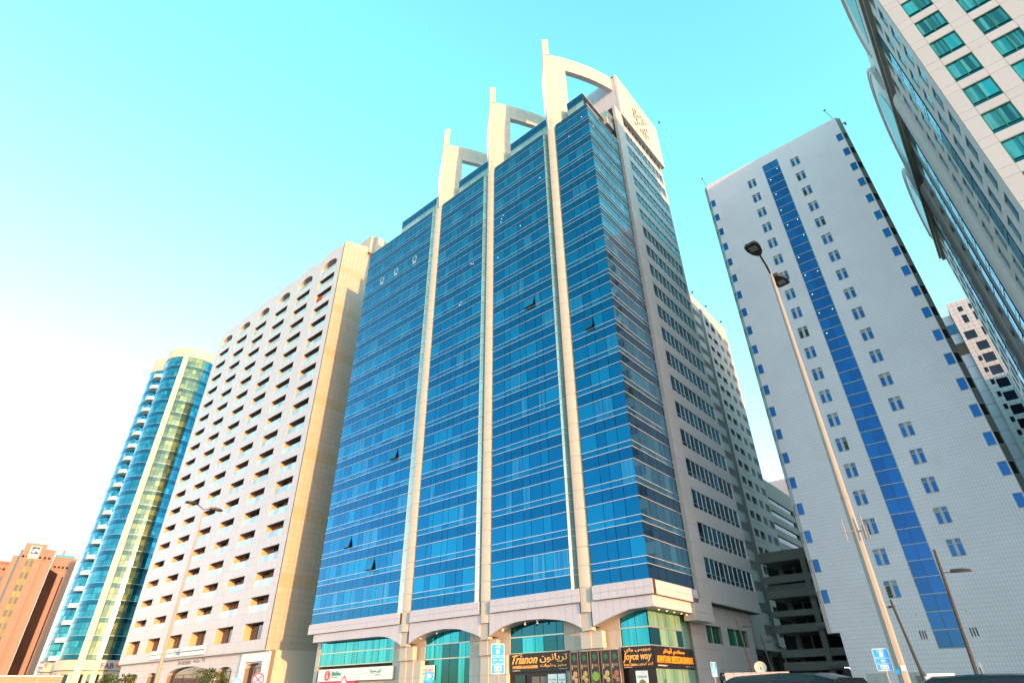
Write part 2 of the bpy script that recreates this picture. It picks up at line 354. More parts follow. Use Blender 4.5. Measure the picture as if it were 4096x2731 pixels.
# horizontal silver bands
bd = []
for k in range(19):
    for dz in ((0, 1.23, 1.84) if k < 18 else (0, 1.13)):
        z = FB + k*FP + dz
        for bx in bays:
            bd.append((F46, bx[0]-.03, bx[-1]+(.07 if bx is not bays[3] else .0), z+.0, z+.05, .002, .07, METAL))
        bd.append((FR, 45.93, 54.5, z+.0, z+.05, .002, .07, METAL))
        for bx in bays[:3]: bd.append((Fr(bx[-1], 46.0, .5, .6), 0.06, .76, z, z+.05, .002, .06, METAL))
pieces(tower, 'mullion_band', bd)
b = MB()
for bx in bays[:3]: b.plan([(bx[-1]-.06, 46.08), (bx[-1]+.0, 46.08), (bx[-1]+.47, 46.66), (bx[-1]+.44, 46.75), (bx[-1]-.06, 46.75)], FB, 74.0, DMETAL)
for bx in bays[1:]: b.box(F46, bx[0]-.05, bx[0]-.0, FB, 74.0, -.6, -.01, DMETAL)
b.build('bay_jamb', tower)
# pilasters: clad columns, rounded towards the right
PI_ = math.pi
pil = [(-54.98, .78), (-42.62, .74), (-30.33, .72)]
jn = 0
for (cx, r) in pil:
    z = 7.66; i = 0
    while z < 76:
        h = 1.87 if i % 2 else FP-1.87
        if z < 9: h = 9.7 - z
        m = MB(); n = 8
        arc = [(cx-r+.12+(2*r-.12)*math.sin(PI_*k/n/2), 45.82 + .70*(1-math.cos(PI_*k/n/2))) for k in range(n+1)]
        arc = [(cx-r, 46.6), (cx-r, 45.9)] + arc + [(cx+r, 46.6)]
        m.plan(arc, z+.012, z+h-.012, CLAD); m.build('pilaster_panel', tower); z += h; i += 1
b = MB()
for (cx, r) in pil: b.plan([(cx-r+.03, 46.0), (cx-r+.3, 45.95), (cx+r*.3, 46.16), (cx+r-.05, 46.6), (cx+r-.05, 47.4), (cx-r+.03, 47.4)], 7.7, 76, JOINT)
b.build('pilaster_backing', tower)
# penthouse
pent = [(-67.0, -56.2, 0), (-51.5, -43.6, 1), (-39.4, -31.4, 2), (-27.9, -25.0, 3)]
pp = []
b = MB(); rims = MB()
for (a, c, i) in pent:
    c2 = c
    b.box(FY(47.1), a, c2, 74.1, 79.0, -9.8, -.05, DARK)
    for u0, u1 in zip(lin(a, c2, 1.3), lin(a, c2, 1.3)[1:]):
        pp += [(FY(47.1), u0+.02, u1-.02, 74.9, 77.2, -.04, 0, GPALE), (FY(47.1), u0+.02, u1-.02, 77.25, 78.1, -.04, 0, GBS), (FY(47.1), u0+.02, u1-.02, 78.15, 79.0, -.04, 0, GBS)]
    rims.box(FY(47.1), a-.05, c2+.05, 79.0, 79.12, -9.8, .05, METAL)
    rims.box(FY(47.1), a-.05, c2+.05, 77.2, 77.25, -.04, .04, METAL)
for u0, u1 in zip(lin(47.1, 56.8, 1.3), lin(47.1, 56.8, 1.3)[1:]):
    for a, c, mm in ((74.9, 77.2, GPALE), (77.25, 78.1, GBS), (78.15, 79.0, GBS)): pp.append((FX(-25.0), u0+.02, u1-.02, a, c, -.04, 0, mm))
b.build('penthouse', tower); rims.build('penthouse_trim', tower)
pieces(tower, 'penthouse_pane', pp)
roofs = MB()
for bx in bays: roofs.plan([(bx[0], 46.05), (bx[-1], 46.05), (bx[-1], 57), (bx[0], 57)], 74.1, 74.22, METAL)
roofs.plan([(-74.5, 47), (-24, 47), (-24, 57), (-74.5, 57)], 74.05, 74.12, CONC)
roofs.build('roof', tower)
# crowns: curved clad walls that sweep back from each fin
crown_plan = [(-30.8, 45.69), (-30.1, 46.3), (-29.3, 47.3), (-28.41, 48.57), (-27.65, 49.77), (-26.91, 51.02), (-26.2, 52.32), (-25.53, 53.71), (-24.91, 55.19), (-24.3, 56.95)]
def seg_boxes(name, P, zf, zt, th, m, split=None):
    """each plan segment becomes stacked panels between zf(i) and zt(i)."""
    for i in range(len(P)-1):
        (x0, y0), (x1, y1) = P[i], P[i+1]; l = math.hypot(x1-x0, y1-y0); fr = Fr(x0, y0, x1-x0, y1-y0)
        za, zb = zf(i), zt(i); n = max(1, round((zb-za)/1.2))
        for k in range(n):
            mb = MB(); mb.box(fr, .012, l-.012, za+(zb-za)*k/n+.012, za+(zb-za)*(k+1)/n-.012, -.06, 0, m); mb.build(name, tower)
for ci, (dx, top) in enumerate(((0, 93.9), (-12.2, 92.2), (-24.1, 90.5))):
    P = [(x+dx, y) for x, y in crown_plan]; h = top-93.9
    solid = lambda i: (74.3 if i < 3 else 90.3+h)
    seg_boxes('crown_panel', P, solid, lambda i: top, .06, CLAD)
    # body behind the panels: 0.75 m thick
    body = MB(); inner = []
    for i, (x, y) in enumerate(P):
        a = P[max(i-1, 0)]; c = P[min(i+1, len(P)-1)]; tx, ty = c[0]-a[0], c[1]-a[1]; l = math.hypot(tx, ty)
        inner.append(((x - ty/l*.07, y + tx/l*.07), (x - ty/l*.8, y + tx/l*.8)))
    for i in range(len(P)-1):
        (o0, i0), (o1, i1) = inner[i], inner[i+1]; body.plan([o0, i0, i1, o1], solid(i), top-.01, CLADB)
    body.build('crown_body', tower)
    # fin blade with its swelling front edge, and the spire on top
    x0, y0 = P[0]; fb = MB()
    prof = [(74, .15), (77.5+h*.3, .75), (81.5+h*.5, 1.0), (86+h, 1.0), (91+h, .72), (top+1.2, .35), (top+4.6, .02)]
    fx = x0; th = .62
    vs = []
    for z, e in prof: vs += [(fx-th*.5, y0+.75-e, z), (fx+.1, y0+.0-.02, z)]
    for z, e in prof: vs += [(fx-th*.5, y0+1.2, z), (fx+.1, y0+1.2, z)]
    n = len(prof); o2 = 2*n; fs = []
    for i in range(n-1):
        a = 2*i; fs += [(a, a+1, a+3, a+2), (o2+a+1, o2+a, o2+a+2, o2+a+3), (a+2, o2+a+2, o2+a, a), (a+1, o2+a+1, o2+a+3, a+3)]
    fs += [(0, o2, o2+1, 1), (2*n-2, 2*n-1, o2+2*n-1, o2+2*n-2)]
    fb.add(vs, fs, CLADB); fb.build('fin_edge', tower)
    seg_boxes('spire_panel', [(x0+.12, y0+.02), (x0+.85, y0+.68)], lambda i: top+.02, lambda i: top+4.6, .06, CLAD)
    sp = MB(); sp.plan([(x0+.1, y0+.1), (x0+.78, y0+.72), (x0+.4, y0+1.1), (x0-.3, y0+.5)], top, top+4.55, CLADB); sp.build('spire', tower)
# ---- right wing
wc = [57.35, 58.27, 59.58, 60.76, 61.87, 63.21, 64.36, 65.65, 66.97, 68.42, 69.71, 71.15]
wing_p, wing_h = [], []
for k in range(1, 22):
    zt = min(FB + k*FP, 82.9); zb = FB + k*FP - 2.0; wing_h.append((57.33, 71.2, zb, zt))
    for a, c in zip(wc, wc[1:]):
        wing_p += [(FX(-24.02), a+.03, c-.03, zb+.5, zt-.02, -.05, 0, GDARK), (FX(-24.02), a+.03, c-.03, zb+.03, zb+.44, -.05, 0, GDARK)]
pieces(tower, 'wing_pane', wing_p, jit=.2)
pieces(tower, 'wing_mullion', [(FX(-24.0), c-.03, c+.03, FB+k*FP-2.0, min(FB+k*FP, 82.9), -.05, .03, METAL) for k in range(1, 22) for c in wc]
       + [(FX(-24.0), 57.35, 71.15, FB+k*FP-1.53, FB+k*FP-1.5, -.05, .03, METAL) for k in range(1, 22)])
panels(tower, 'wing_spandrel', FX(-23.94), [57.3, 71.6], [9.2] + [9.69+FP*k for k in range(1, 21)] + [83.0], wing_h, -.05, 0, GREYP, gap=.015, backing=None)
b = MB(); b.box(FX(-24.1), 55, 71.5, 8.9, 83.2, -6, 0, DARK); b.build('wing_core', tower)
panels(tower, 'corner_pier_panel', FX(-23.62), [54.95, 57.3], [8.9 + 1.762*k for k in range(43)] + [83.4], [], -.3, 0, GREYP, backing=None)
panels(tower, 'corner_pier_face', FY(54.95), [-24.1, -23.63], [8.9 + 1.762*k for k in range(43)] + [83.4], [], -.25, 0, GREYP, backing=None)
# crown box with the pierced lattice
lat = []
for i in range(6):
    for j in range(6):
        if (i+j) % 2 == 0 or random.random() < .25:
            lat.append((61.7 + i*.95 + (.1 if j % 2 else 0), 85.2 + j*.95))
lh = [(u, u+.72, z, z+.40) for u, z in lat] + [(u+.12, u+.5, z+.40, z+.8) for u, z in lat]
CB = FX(-23.38)
panels(tower, 'crown_box_panel', CB, lin(57.0, 72.0, 1.25), lin(83.0, 94.0, 1.1), lh, -.06, 0, CLAD, limit=260, gap=.016, backing=None)
b = MB(); b.box(FX(-23.62), 57.05, 71.95, 83.05, 93.9, -.7, 0, DARK); b.box(FX(-24.35), 57.1, 71.9, 83.05, 93.9, -.2, 0, CLADW); b.box(FX(-23.45), 57.04, 61.3, 83.05, 93.9, -.1, 0, CLADW); b.box(FX(-23.45), 67.8, 71.9, 83.05, 93.9, -.1, 0, CLADW); b.box(FX(-23.38), 56.96, 57.0, 83, 94, -.4, 0, CLADW)
b.box(FX(-23.38), 57, 72, 82.96, 83.0, -.7, 0, CLADW); b.box(FX(-23.38), 57, 72, 94.0, 94.12, -.95, .03, CLADW); b.build('crown_box', tower)
b = MB()
for e in ((61.4, 61.48, 84.9, 91.1), (67.6, 67.68, 84.9, 91.1)): b.box(CB, *e, 0, .05, CLADW)
for e in ((61.4, 67.68, 84.82, 84.9), (61.4, 67.68, 91.1, 91.18)): b.box(CB, *e, 0, .05, CLADW)
b.build('lattice_frame', tower)
# wall at the back of the last bay, facing the street
panels(tower, 'back_wall_panel', FY(57.0), lin(-29.6, -23.8, 1.2), lin(74.2, 93.6, 1.2), [(-26.9, -25.6, 82.0, 85.3)], -.06, 0, CLADB, limit=200, gap=.016, backing=GREYP)
b = MB(); b.box(FY(57.2), -26.9, -25.6, 82.0, 85.3, -.05, 0, GDARK); b.box(FY(57.0), -26.32, -26.26, 82, 85.3, -.1, .02, METAL); b.build('back_window', tower)
b = MB()
for u in lin(53.0, 56.9, 1.3)[:-1]: b.box(FX(-24.3), u+.02, u+1.28, 79.2, 80.6, -.04, 0, GPALE)
for u in lin(-27, -24.4, 1.3)[:-1]: b.box(FY(53), u+.02, u+1.28, 79.2, 80.6, -.04, 0, GPALE)
b.box(FX(-24.25), 52.95, 57, 80.6, 80.75, -.1, 0, METAL); b.box(FX(-24.3), 53, 57, 77.5, 79.15, -2.4, -.06, GREYP); b.build('roof_balustrade', tower)
# ---- band, arch plates, podium
bandx = [(-74.57, -56.0), (-54.2, -43.45), (-41.94, -31.0), (-29.6, -23.6)]
bp = []
for a, c in bandx:
    us = lin(a, c, .82)
    for u0, u1 in zip(us, us[1:]):
        for z0, z1 in ((8.52, 9.08), (9.1, 9.64)): bp.append((FY(45.72), u0+.01, u1-.01, z0, z1, -.06, 0, CLADB))
us = lin(45.72, 54.4, .82)
for u0, u1 in zip(us, us[1:]):
    for z0, z1 in ((8.52, 9.08), (9.1, 9.64)): bp.append((FX(-23.6), u0+.01, u1-.01, z0, z1, -.06, 0, CLADB))
pieces(tower, 'band_panel', bp)
b = MB()
for a, c in bandx: b.box(FY(45.78), a, c, 8.5, 9.66, -.5, 0, JOINT)
b.box(FX(-23.66), 45.8, 54.4, 8.5, 9.66, -.5, 0, JOINT); b.build('band_backing', tower)
K1 = 1.0077
arches = [[(-73.4, 7.56), (-66, 7.53), (-60.0, 7.5), (-58.6, 7.39), (-57.7, 7.18), (-56.77, 6.87), (-55.76, 6.44)],
          [(-54.33, 6.46), (-53.0, 6.95), (-51.8, 7.25), (-50.4, 7.46), (-48.6, 7.55), (-46.6, 7.4), (-45.6, 7.15), (-44.4, 6.84), (-43.45, 6.5)],
          [(-42.18, 6.47), (-41.3, 6.89), (-40.58, 7.16), (-39.64, 7.34), (-38.66, 7.49), (-37.1, 7.56), (-35.3, 7.5), (-33.6, 7.29), (-32.68, 7.1), (-31.86, 6.8), (-31.2, 6.48)],
          [(-29.93, 6.51), (-28.6, 6.95), (-27.74, 7.18), (-26.9, 7.38), (-26.21, 7.55), (-24.0, 7.6)]]
def interp(pts, x):
    for (a, za), (c, zc) in zip(pts, pts[1:]):
        if a <= x <= c: return za + (zc-za)*(x-a)/(c-a)
    return pts[-1][1]
for pts in arches:
    us = sorted(set([round(q, 3) for q in lin(pts[0][0], pts[-1][0], .78)]))
    for u0, u1 in zip(us, us[1:]):
        m = MB(); um = (u0+u1)/2
        m.prism(FY(45.95), [(u0+.01, interp(pts, u0+.01)), (um, interp(pts, um)), (u1-.01, interp(pts, u1-.01)), (u1-.01, 8.5), (u0+.01, 8.5)], -.06, 0, CLADB)
        m.build('arch_panel', tower)
    m = MB()
    for u0, u1 in zip(us, us[1:]): m.prism(FY(46.02), [(u0, interp(pts, u0)), (u1, interp(pts, u1)), (u1, 8.5), (u0, 8.5)], -1.6, 0, GREYP)
    m.build('arch_soffit', tower)
us = lin(45.98, 53.9, .8)
pieces(tower, 'arch_panel', [(FX(-23.9), a+.01, c-.01, 7.62, 8.5, -.06, 0, CLADB) for a, c in zip(us, us[1:])])
b = MB(); b.box(FX(-23.97), 46, 54, 7.62, 8.5, -1.6, 0, GREYP); b.build('arch_soffit', tower)
# stepped pilaster feet
for (cx, r) in pil:
    for (z0, z1, y, n, l) in ((6.22, 7.66, 46.05, 1, cx-.85), (4.86, 6.2, 46.35, 2, cx-1.24), (0, 4.84, 46.6, 3, cx-1.3)):
        zz = [z0, z1] if z1-z0 < 2 else [0, 1.6, 3.2, z1]
        for k in range(n):
            for za, zb in zip(zz, zz[1:]):
                m = MB(); u = l + k*1.09; ww = 1.07
                m.box(FY(y + (k*.10)), u, u+ww, za+.01, zb-.01, -.6, 0, CLAD); m.build('foot_plank', tower)
# podium wall and glazing behind the arches
PH = [(-73.5, -58.5, 3.2, 7.9), (-53.05, -46.15, 0, 7.9), (-40.65, -34.1, 0, 7.9), (-28.1, -25.3, 0, 7.9)]
panels(tower, 'podium_panel', FY(47.35), lin(-74.3, -25.4, 1.06), [0, 1.6, 3.2, 4.86, 6.25, 8.5], PH, -.08, 0, CLAD, backing=None, gap=.02)
b = MB()
for c in split_cells([-74.3, -25.4], [0, 8.5], PH, 0): b.box(FY(47.43), *c, -.2, -.005, JOINT)
b.build('podium_backing', tower)
LGG = mat('pale_curtain_glass', (.14, .34, .26), .12, metal=.35, var=.18, wave=((.34, .50, .36), 2.5, .5)); pg = []; fr_ = []
def glaze(fr, xs, rows, mats_, g=.03):
    for a, c in zip(xs, xs[1:]):
        for (z0, z1) in rows: pg.append((fr, a+g, c-g, z0, z1, -.04, 0, random.choice(mats_)))
    for (z0, z1) in rows: fr_.append((fr, xs[0]-.1, xs[-1]+.1, z0-.11, z0, -.08, .07, GPALE))
FG = FY(47.42)
glaze(FG, [-73.45, -72.01, -70.54, -69.51, -67.97, -66.47, -65.43, -63.92, -62.38, -61.36, -59.82, -58.55], [(4.95, 6.22), (6.34, 7.75)], [GTEAL])
glaze(FG, [-73.45, -72.01, -70.54, -69.51, -67.97, -66.47, -65.43, -63.92, -62.38, -61.36, -59.82, -58.55], [(2.0, 3.2), (.3, 1.9)], [GTEAL, GTEALD])
glaze(FG, [-53.05, -51.6, -50.3, -49.2, -47.9, -46.9, -46.15], [(6.34, 7.75), (4.95, 6.22), (2.4, 4.84), (.1, 2.3)], [GTEAL, GTEAL, GTEALD])
glaze(FG, [-40.6, -39.16, -37.57, -36.54, -34.98, -34.19], [(4.95, 6.22), (6.34, 7.75)], [GTEAL, GTEALD])
glaze(FG, [-28.02, -26.61, -25.39], [(4.95, 6.22), (6.34, 7.75)], [GTEAL])
glaze(FX(-25.3), [47.46, 49.14, 50.66, 52.31, 53.43, 54.87], [(4.95, 6.22), (6.34, 7.75), (2.1, 3.25), (.2, 2.0)], [LGG, LGG, LGG, GTEALD])
glaze(FX(-25.5), [54.95, 55.7, 56.4], [(0, 2.4), (2.5, 4.9), (5, 7.4)], [GTEALD])
pieces(tower, 'podium_pane', pg, jit=.1); pieces(tower, 'podium_transom', fr_)
# soffit spotlights
LAMPM = mat('spotlight_lens', (1, .7, .4), .4, emit=(1, .55, .2), estr=2.0)
for x, y in [(-40.9, 46.5), (-38.0, 46.5), (-36.5, 46.5), (-53.0, 46.5), (-29.0, 46.4), (-27.8, 46.7), (-50.5, 46.6)]:
    m = MB(); z = 6.95 if x in (-40.9, -53.0, -29.0) else 7.3; m.tube([(x, y, z-.06), (x, y, z+.2)], .09, WHITEP, 10); m.tube([(x, y, z-.065), (x, y, z-.061)], .06, LAMPM, 10); m.build('spotlight', tower)
for y in (48, 49.4, 50.8, 52.2, 53.3):
    m = MB(); m.tube([(-24.5, y, 7.52), (-24.5, y, 7.62)], .09, WHITEP, 10); m.tube([(-24.5, y, 7.515), (-24.5, y, 7.519)], .06, LAMPM, 10); m.build('spotlight', tower)
# wing lower wall with two green windows and the entrance canopy
LW = FX(-25.0); GGREEN = mat('green_glass', (.005, .16, .10), .06, metal=.6, var=.25)
holes = [(58.2, 61.9, 5.5, 7.07), (63.4, 68.95, 5.5, 7.1), (59.6, 62.6, 0, 3.1)]
panels(tower, 'wing_wall_panel', LW, lin(54.9, 70.4, 1.15), [0, 1.7, 3.3, 4.98, 6.27, 9.2], holes, -.08, 0, GREYP, bd=.3)
b = MB(); b.box(FX(-23.98), 57.3, 71.6, 8.95, 9.2, -1.4, 0, GREYP); b.build('wing_soffit', tower)
panels(tower, 'wing_edge_panel', FX(-23.9), lin(57.3, 71.6, 1.2), [8.95, 9.68], [], -.08, 0, GREYP, backing=None)
panels(tower, 'pier_foot_panel', FX(-23.6), [53.3, 55.3, 57.25], [7.05, 7.75, 8.9], [], -1.2, 0, GREYP, backing=None, gap=.015)
for (a, c, z0, z1) in holes[:2]:
    m = MB(); u = (a+c)/2; m.box(FX(-25.35), a, c, z0, z1, -.04, 0, GGREEN); win = m.build('window', tower)
    f = MB(); f.box(FX(-25.3), u-.04, u+.04, z0, z1, 0, .05, METAL); f.box(FX(-25.3), a, c, z0, z0+.07, 0, .05, METAL); f.box(FX(-25.3), a, a+.06, z0+.07, z1, 0, .05, METAL); f.build('frame', win)
m = MB(); m.box(FX(-25.4), 59.6, 62.6, 0, 3.1, -.05, 0, DARK); m.build('entrance', tower)
m = MB(); m.prism(FX(-23.4), [(59.2, 2.45), (62.5, 2.3), (64.2, 2.1), (63.2, 2.62), (61.2, 2.85), (59.2, 2.8)], -1.5, 0, mat('canopy_sheet', (.07, .075, .08), .5, metal=.4)); m.build('entrance_canopy', tower)
pieces(tower, 'canopy_rib', [(FX(-23.3), 59.3+.4*i, 59.36+.4*i, 2.25, 2.95, -1.4, .02, METAL) for i in range(11)])
# teeth drawn on three panes
TOOTH = [(.1, .95), (.3, 1.0), (.5, .9), (.7, 1.0), (.9, .95), (.98, .75), (.9, .5), (.8, .3), (.78, .05), (.68, .0), (.6, .2), (.5, .38), (.4, .2), (.32, 0), (.22, .05), (.2, .3), (.1, .5), (.02, .75), (.1, .95)]
TW = mat('white_decal', (.75, .88, .9), .5)
for u in (-69.9, -66.0, -61.05):
    z = FB + 15*FP + 1.9; ribbon(tower, 'tooth_decal', F46, [(u + p*1.0, z + q*1.55) for p, q in TOOTH], .07, .004, TW, .006)
# ceiling lamps that show through a few panes
LITE = mat('office_lamp', (1, .95, .8), .5, emit=(1, .93, .75), estr=.8)
for fr, u, z in ((F46, -40.5, 62), (F46, -40.1, 62.4), (F46, -40.6, 61.4), (F46, -46.2, 56.4), (F46, -46.6, 56.6), (F46, -25, 75.2-3), (F46, -41.2, 54.8), (F46, -33.0, 65.4), (FR, 47.2, 70.4), (F46, -48.7, 50), (F46, -48.4, 50.3), (F46, -36.9, 58.3), (F46, -27.4, 69.9)):
    m = MB(); disc(m, fr, u, z, .05, .002, .01, LITE, 8); m.build('ceiling_light', tower)

# ================================================================== hotel-like balcony block
hotel = thing('apartment_block', 'white balcony block with arched top windows, gold sunlit side wall and grocery shop below', 'apartment block', (-113, 50, 0))
FH = FY(46.0)
RX = [-133.05, -123.9, -114.75, -105.6, -96.45, -87.3]
HP = 3.677
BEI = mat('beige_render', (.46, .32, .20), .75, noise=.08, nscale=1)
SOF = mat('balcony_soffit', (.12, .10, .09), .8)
WGL = mat('window_glass', (.05, .07, .09), .05, metal=.7, var=.5, wave=((.16, .17, .18), 2.5, .5))
BAL = mat('balustrade_glass', (.36, .48, .50), .06, metal=.35, var=.3, spec=.8)
CURT = mat('brown_curtain', (.24, .12, .07), .7, noise=.1)
holes = []; arcs = []
for xr in RX:
    xl = xr-5.6
    holes.append((xl, xr, 8.8, 11.1))
    for k in range(1, 19): holes.append((xl, xr, 11.1+HP*k-2.22, 11.1+HP*k))
    holes.append((xl, xr, 78.75, 81.75)); arcs.append((xl, xr))
us = [-140.8]
for i, xr in enumerate(RX):
    xl = xr-5.6; us += lin(us[-1], xl, .9)[1:]; us += lin(xl, xr, .8)[1:]
us += lin(RX[-1], -85.2, 1.05)[1:]
zs = [7.4, 8.8] + [8.8 + 1.15, 11.1]
for k in range(1, 19): zs += [11.1+HP*k-2.22, 11.1+HP*k-1.1, 11.1+HP*k]
zs += [78.75, 80.2, 81.75, 82.7, 83.7]
stripe = lambda c: (CLADB if int((c[0]+200)/.9) % 2 else CLADW)
panels(hotel, 'cladding_panel', FH, us, zs, holes, -.05, 0, CLADW, gap=.018, backing=None, mfun=stripe)
# arched heads, scalloped parapet
for (xl, xr) in arcs:
    n = 12; cx = (xl+xr)/2; rr = (xr-xl)/2; m = MB(); t2 = MB()
    arc = [(cx + rr*math.cos(math.pi*(1-k/n)), 80.2 + 1.55*math.sin(math.pi*k/n)) for k in range(n+1)]
    for (a, za), (c, zc) in zip(arc, arc[1:]): m.prism(FH, [(a, za), (c, zc), (c, 81.76), (a, 81.76)], -1.2, -.002, CLADW)
    m.build('arch_head', hotel)
    for k in range(8):
        a = xl-1.6 + (rr*2+3.0)*k/8; c = xl-1.6+(rr*2+3.0)*(k+1)/8
        h = lambda x: 83.75 + .75*math.sin(math.pi*min(1, max(0, (x-(xl-1.6))/(rr*2+3.0))))
        t2.prism(FH, [(a+.01, 83.72), (c-.01, 83.72), (c-.01, h(c)), (a+.01, h(a))], -.5, 0, CLADB)
    t2.build('parapet', hotel)
shell = MB()
for c in split_cells([-140.8, -85.2], [7.4, 83.7], [h for h in holes], 0) if False else []: pass
# structure: piers and floor slabs behind the cladding, so that each opening is a real recess
xs = [-140.8] + [v for xr in RX for v in (xr-5.6, xr)] + [-85.2]
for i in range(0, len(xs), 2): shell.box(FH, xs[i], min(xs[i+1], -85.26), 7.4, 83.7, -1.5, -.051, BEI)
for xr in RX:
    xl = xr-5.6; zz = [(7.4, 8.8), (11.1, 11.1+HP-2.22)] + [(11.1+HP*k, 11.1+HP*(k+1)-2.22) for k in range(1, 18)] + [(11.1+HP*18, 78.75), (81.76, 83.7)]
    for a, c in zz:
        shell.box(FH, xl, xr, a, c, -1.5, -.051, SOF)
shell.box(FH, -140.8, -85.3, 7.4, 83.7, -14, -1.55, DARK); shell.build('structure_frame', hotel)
# windows, doors, balustrades
wp, bp, fp, cp = [], [], [], []
for ci, xr in enumerate(RX):
    xl = xr-5.6
    for k in range(0, 20):
        z1 = 11.1+HP*k if k < 19 else 81.7; z0 = z1-2.22 if k < 19 else 78.75
        if k == 0: z0 = 8.8
        wx = xl + 1.1
        for a, c, mm in ((xl+.05, xl+2.0, CURT if random.random() < .7 else WGL), (xl+2.05, xl+3.8, WGL if random.random() < .6 else CURT), (xl+3.85, xr-.05, WGL)):
            wp.append((FY(47.2), a, c, z0+.03, z1-.05, -.05, 0, mm))
        fp.append((FY(47.15), xl+2.0, xl+2.06, z0, z1, -.05, .0, DMETAL)); fp.append((FY(47.15), xl+3.8, xl+3.86, z0, z1, -.05, 0, DMETAL))
        if k > 0:
            for j in range(4): bp.append((FY(46.1), xl+.03+j*1.395, xl+1.39+j*1.395, z0+.03, z0+1.0, -.015, .0, BAL))
            cp.append((FY(46.1), xl, xr, z0+1.0, z0+1.04, -.04, .02, METAL))
pieces(hotel, 'window_pane', wp); pieces(hotel, 'balustrade_pane', bp, jit=.1); pieces(hotel, 'window_frame', fp); pieces(hotel, 'handrail', cp)
HONEY = mat('side_wall_panel', (.37, .325, .27), .42, var=.03, noise=.04, nscale=.6); HONEY2 = mat('side_wall_beige', (.36, .30, .21), .42, var=.03)
# side wall, beige squares with a few pale rows
def srow(c): 
    r = int((c[2]-2)/.92); return HONEY2 if r % 11 in (3, 4) else HONEY
SX = FX(-85.2)
panels(hotel, 'side_panel', SX, lin(46.0, 58.0, .92), [7.4+.92*k for k in range(84)] + [84.67], [], -.05, 0, CLAD, backing=JOINT, mfun=srow)
m = MB(); m.prism(SX, [(46.0, 84.68), (58.0, 84.68), (58.0, 88.0), (51.8, 86.6), (49, 85.5), (46.0, 84.7)], -.5, 0, CLAD); m.build('side_gable', hotel)
m = MB(); m.plan([(-89, 51.6), (-84.4, 51.6), (-84.4, 52.6), (-83.8, 52.6), (-83.8, 58), (-89, 58)], 84.7, 89.6, CLAD); m.build('stair_head', hotel)
b = MB()
for k in range(9): b.tube([(-86.4+random.uniform(-1.4, 1.4), 48+random.uniform(-1, 1), 84.2), (-86.6+random.uniform(-1.6, 1.6), 48+random.uniform(-1.5, 1.5), 86.4+random.random())], .035, DMETAL, 5)
b.build('roof_aerials', hotel)
# shop floor
SH = [(-135.6, -130.8, 2.0, 5.6), (-126.3, -122.6, 2.0, 5.6), (-117.9, -103.3, 0, 6.1), (-99.8, -95.1, 2.0, 5.65), (-91.2, -86.1, 0, 5.85)]
FS = FY(46.6)
panels(hotel, 'shop_wall_panel', FS, lin(-140.6, -85.1, .95), [0, 1.2, 2.4, 3.6, 4.8, 6.0, 7.4], SH, -.06, 0, CLADW, limit=200, gap=.018, bd=.9)
m = MB(); m.box(FX(-85.15), 46.6, 58, 0, 7.4, -.5, 0, CLAD); m.box(FY(46.02), -140.8, -85.2, 7.3, 7.4, -1.0, 0, CLADW); m.build('shop_side', hotel)
SHG = mat('shop_glass', (.10, .11, .16), .05, metal=.75, var=.15)
for i, (a, c, z0, z1) in enumerate(SH):
    cx, rr = (a+c)/2, (c-a)/2; zc = z1-.55 if i != 2 else 5.0; n = 10; hh = z1-zc
    m = MB(); m.box(FY(47.3), a, c, z0, z1, -.05, 0, SHG); wdw = m.build('shop_window', hotel)
    m = MB()
    arc = [(cx + rr*math.cos(math.pi*(1-k/n)), zc + hh*math.sin(math.pi*k/n)) for k in range(n+1)]
    for (p, zp), (q, zq) in zip(arc, arc[1:]): m.prism(FS, [(p, zp), (q, zq), (q, z1+.01), (p, z1+.01)], -.7, .002, CLADW)
    m.build('arch_head', wdw)
    m = MB(); m.box(FY(47.25), a, c, zc-.06, zc, 0, .05, DMETAL)
    for k in (1, 2): m.box(FY(47.25), a+(c-a)*k/3-.03, a+(c-a)*k/3+.03, z0, zc-.06, 0, .05, DMETAL)
    m.build('mullion', wdw)
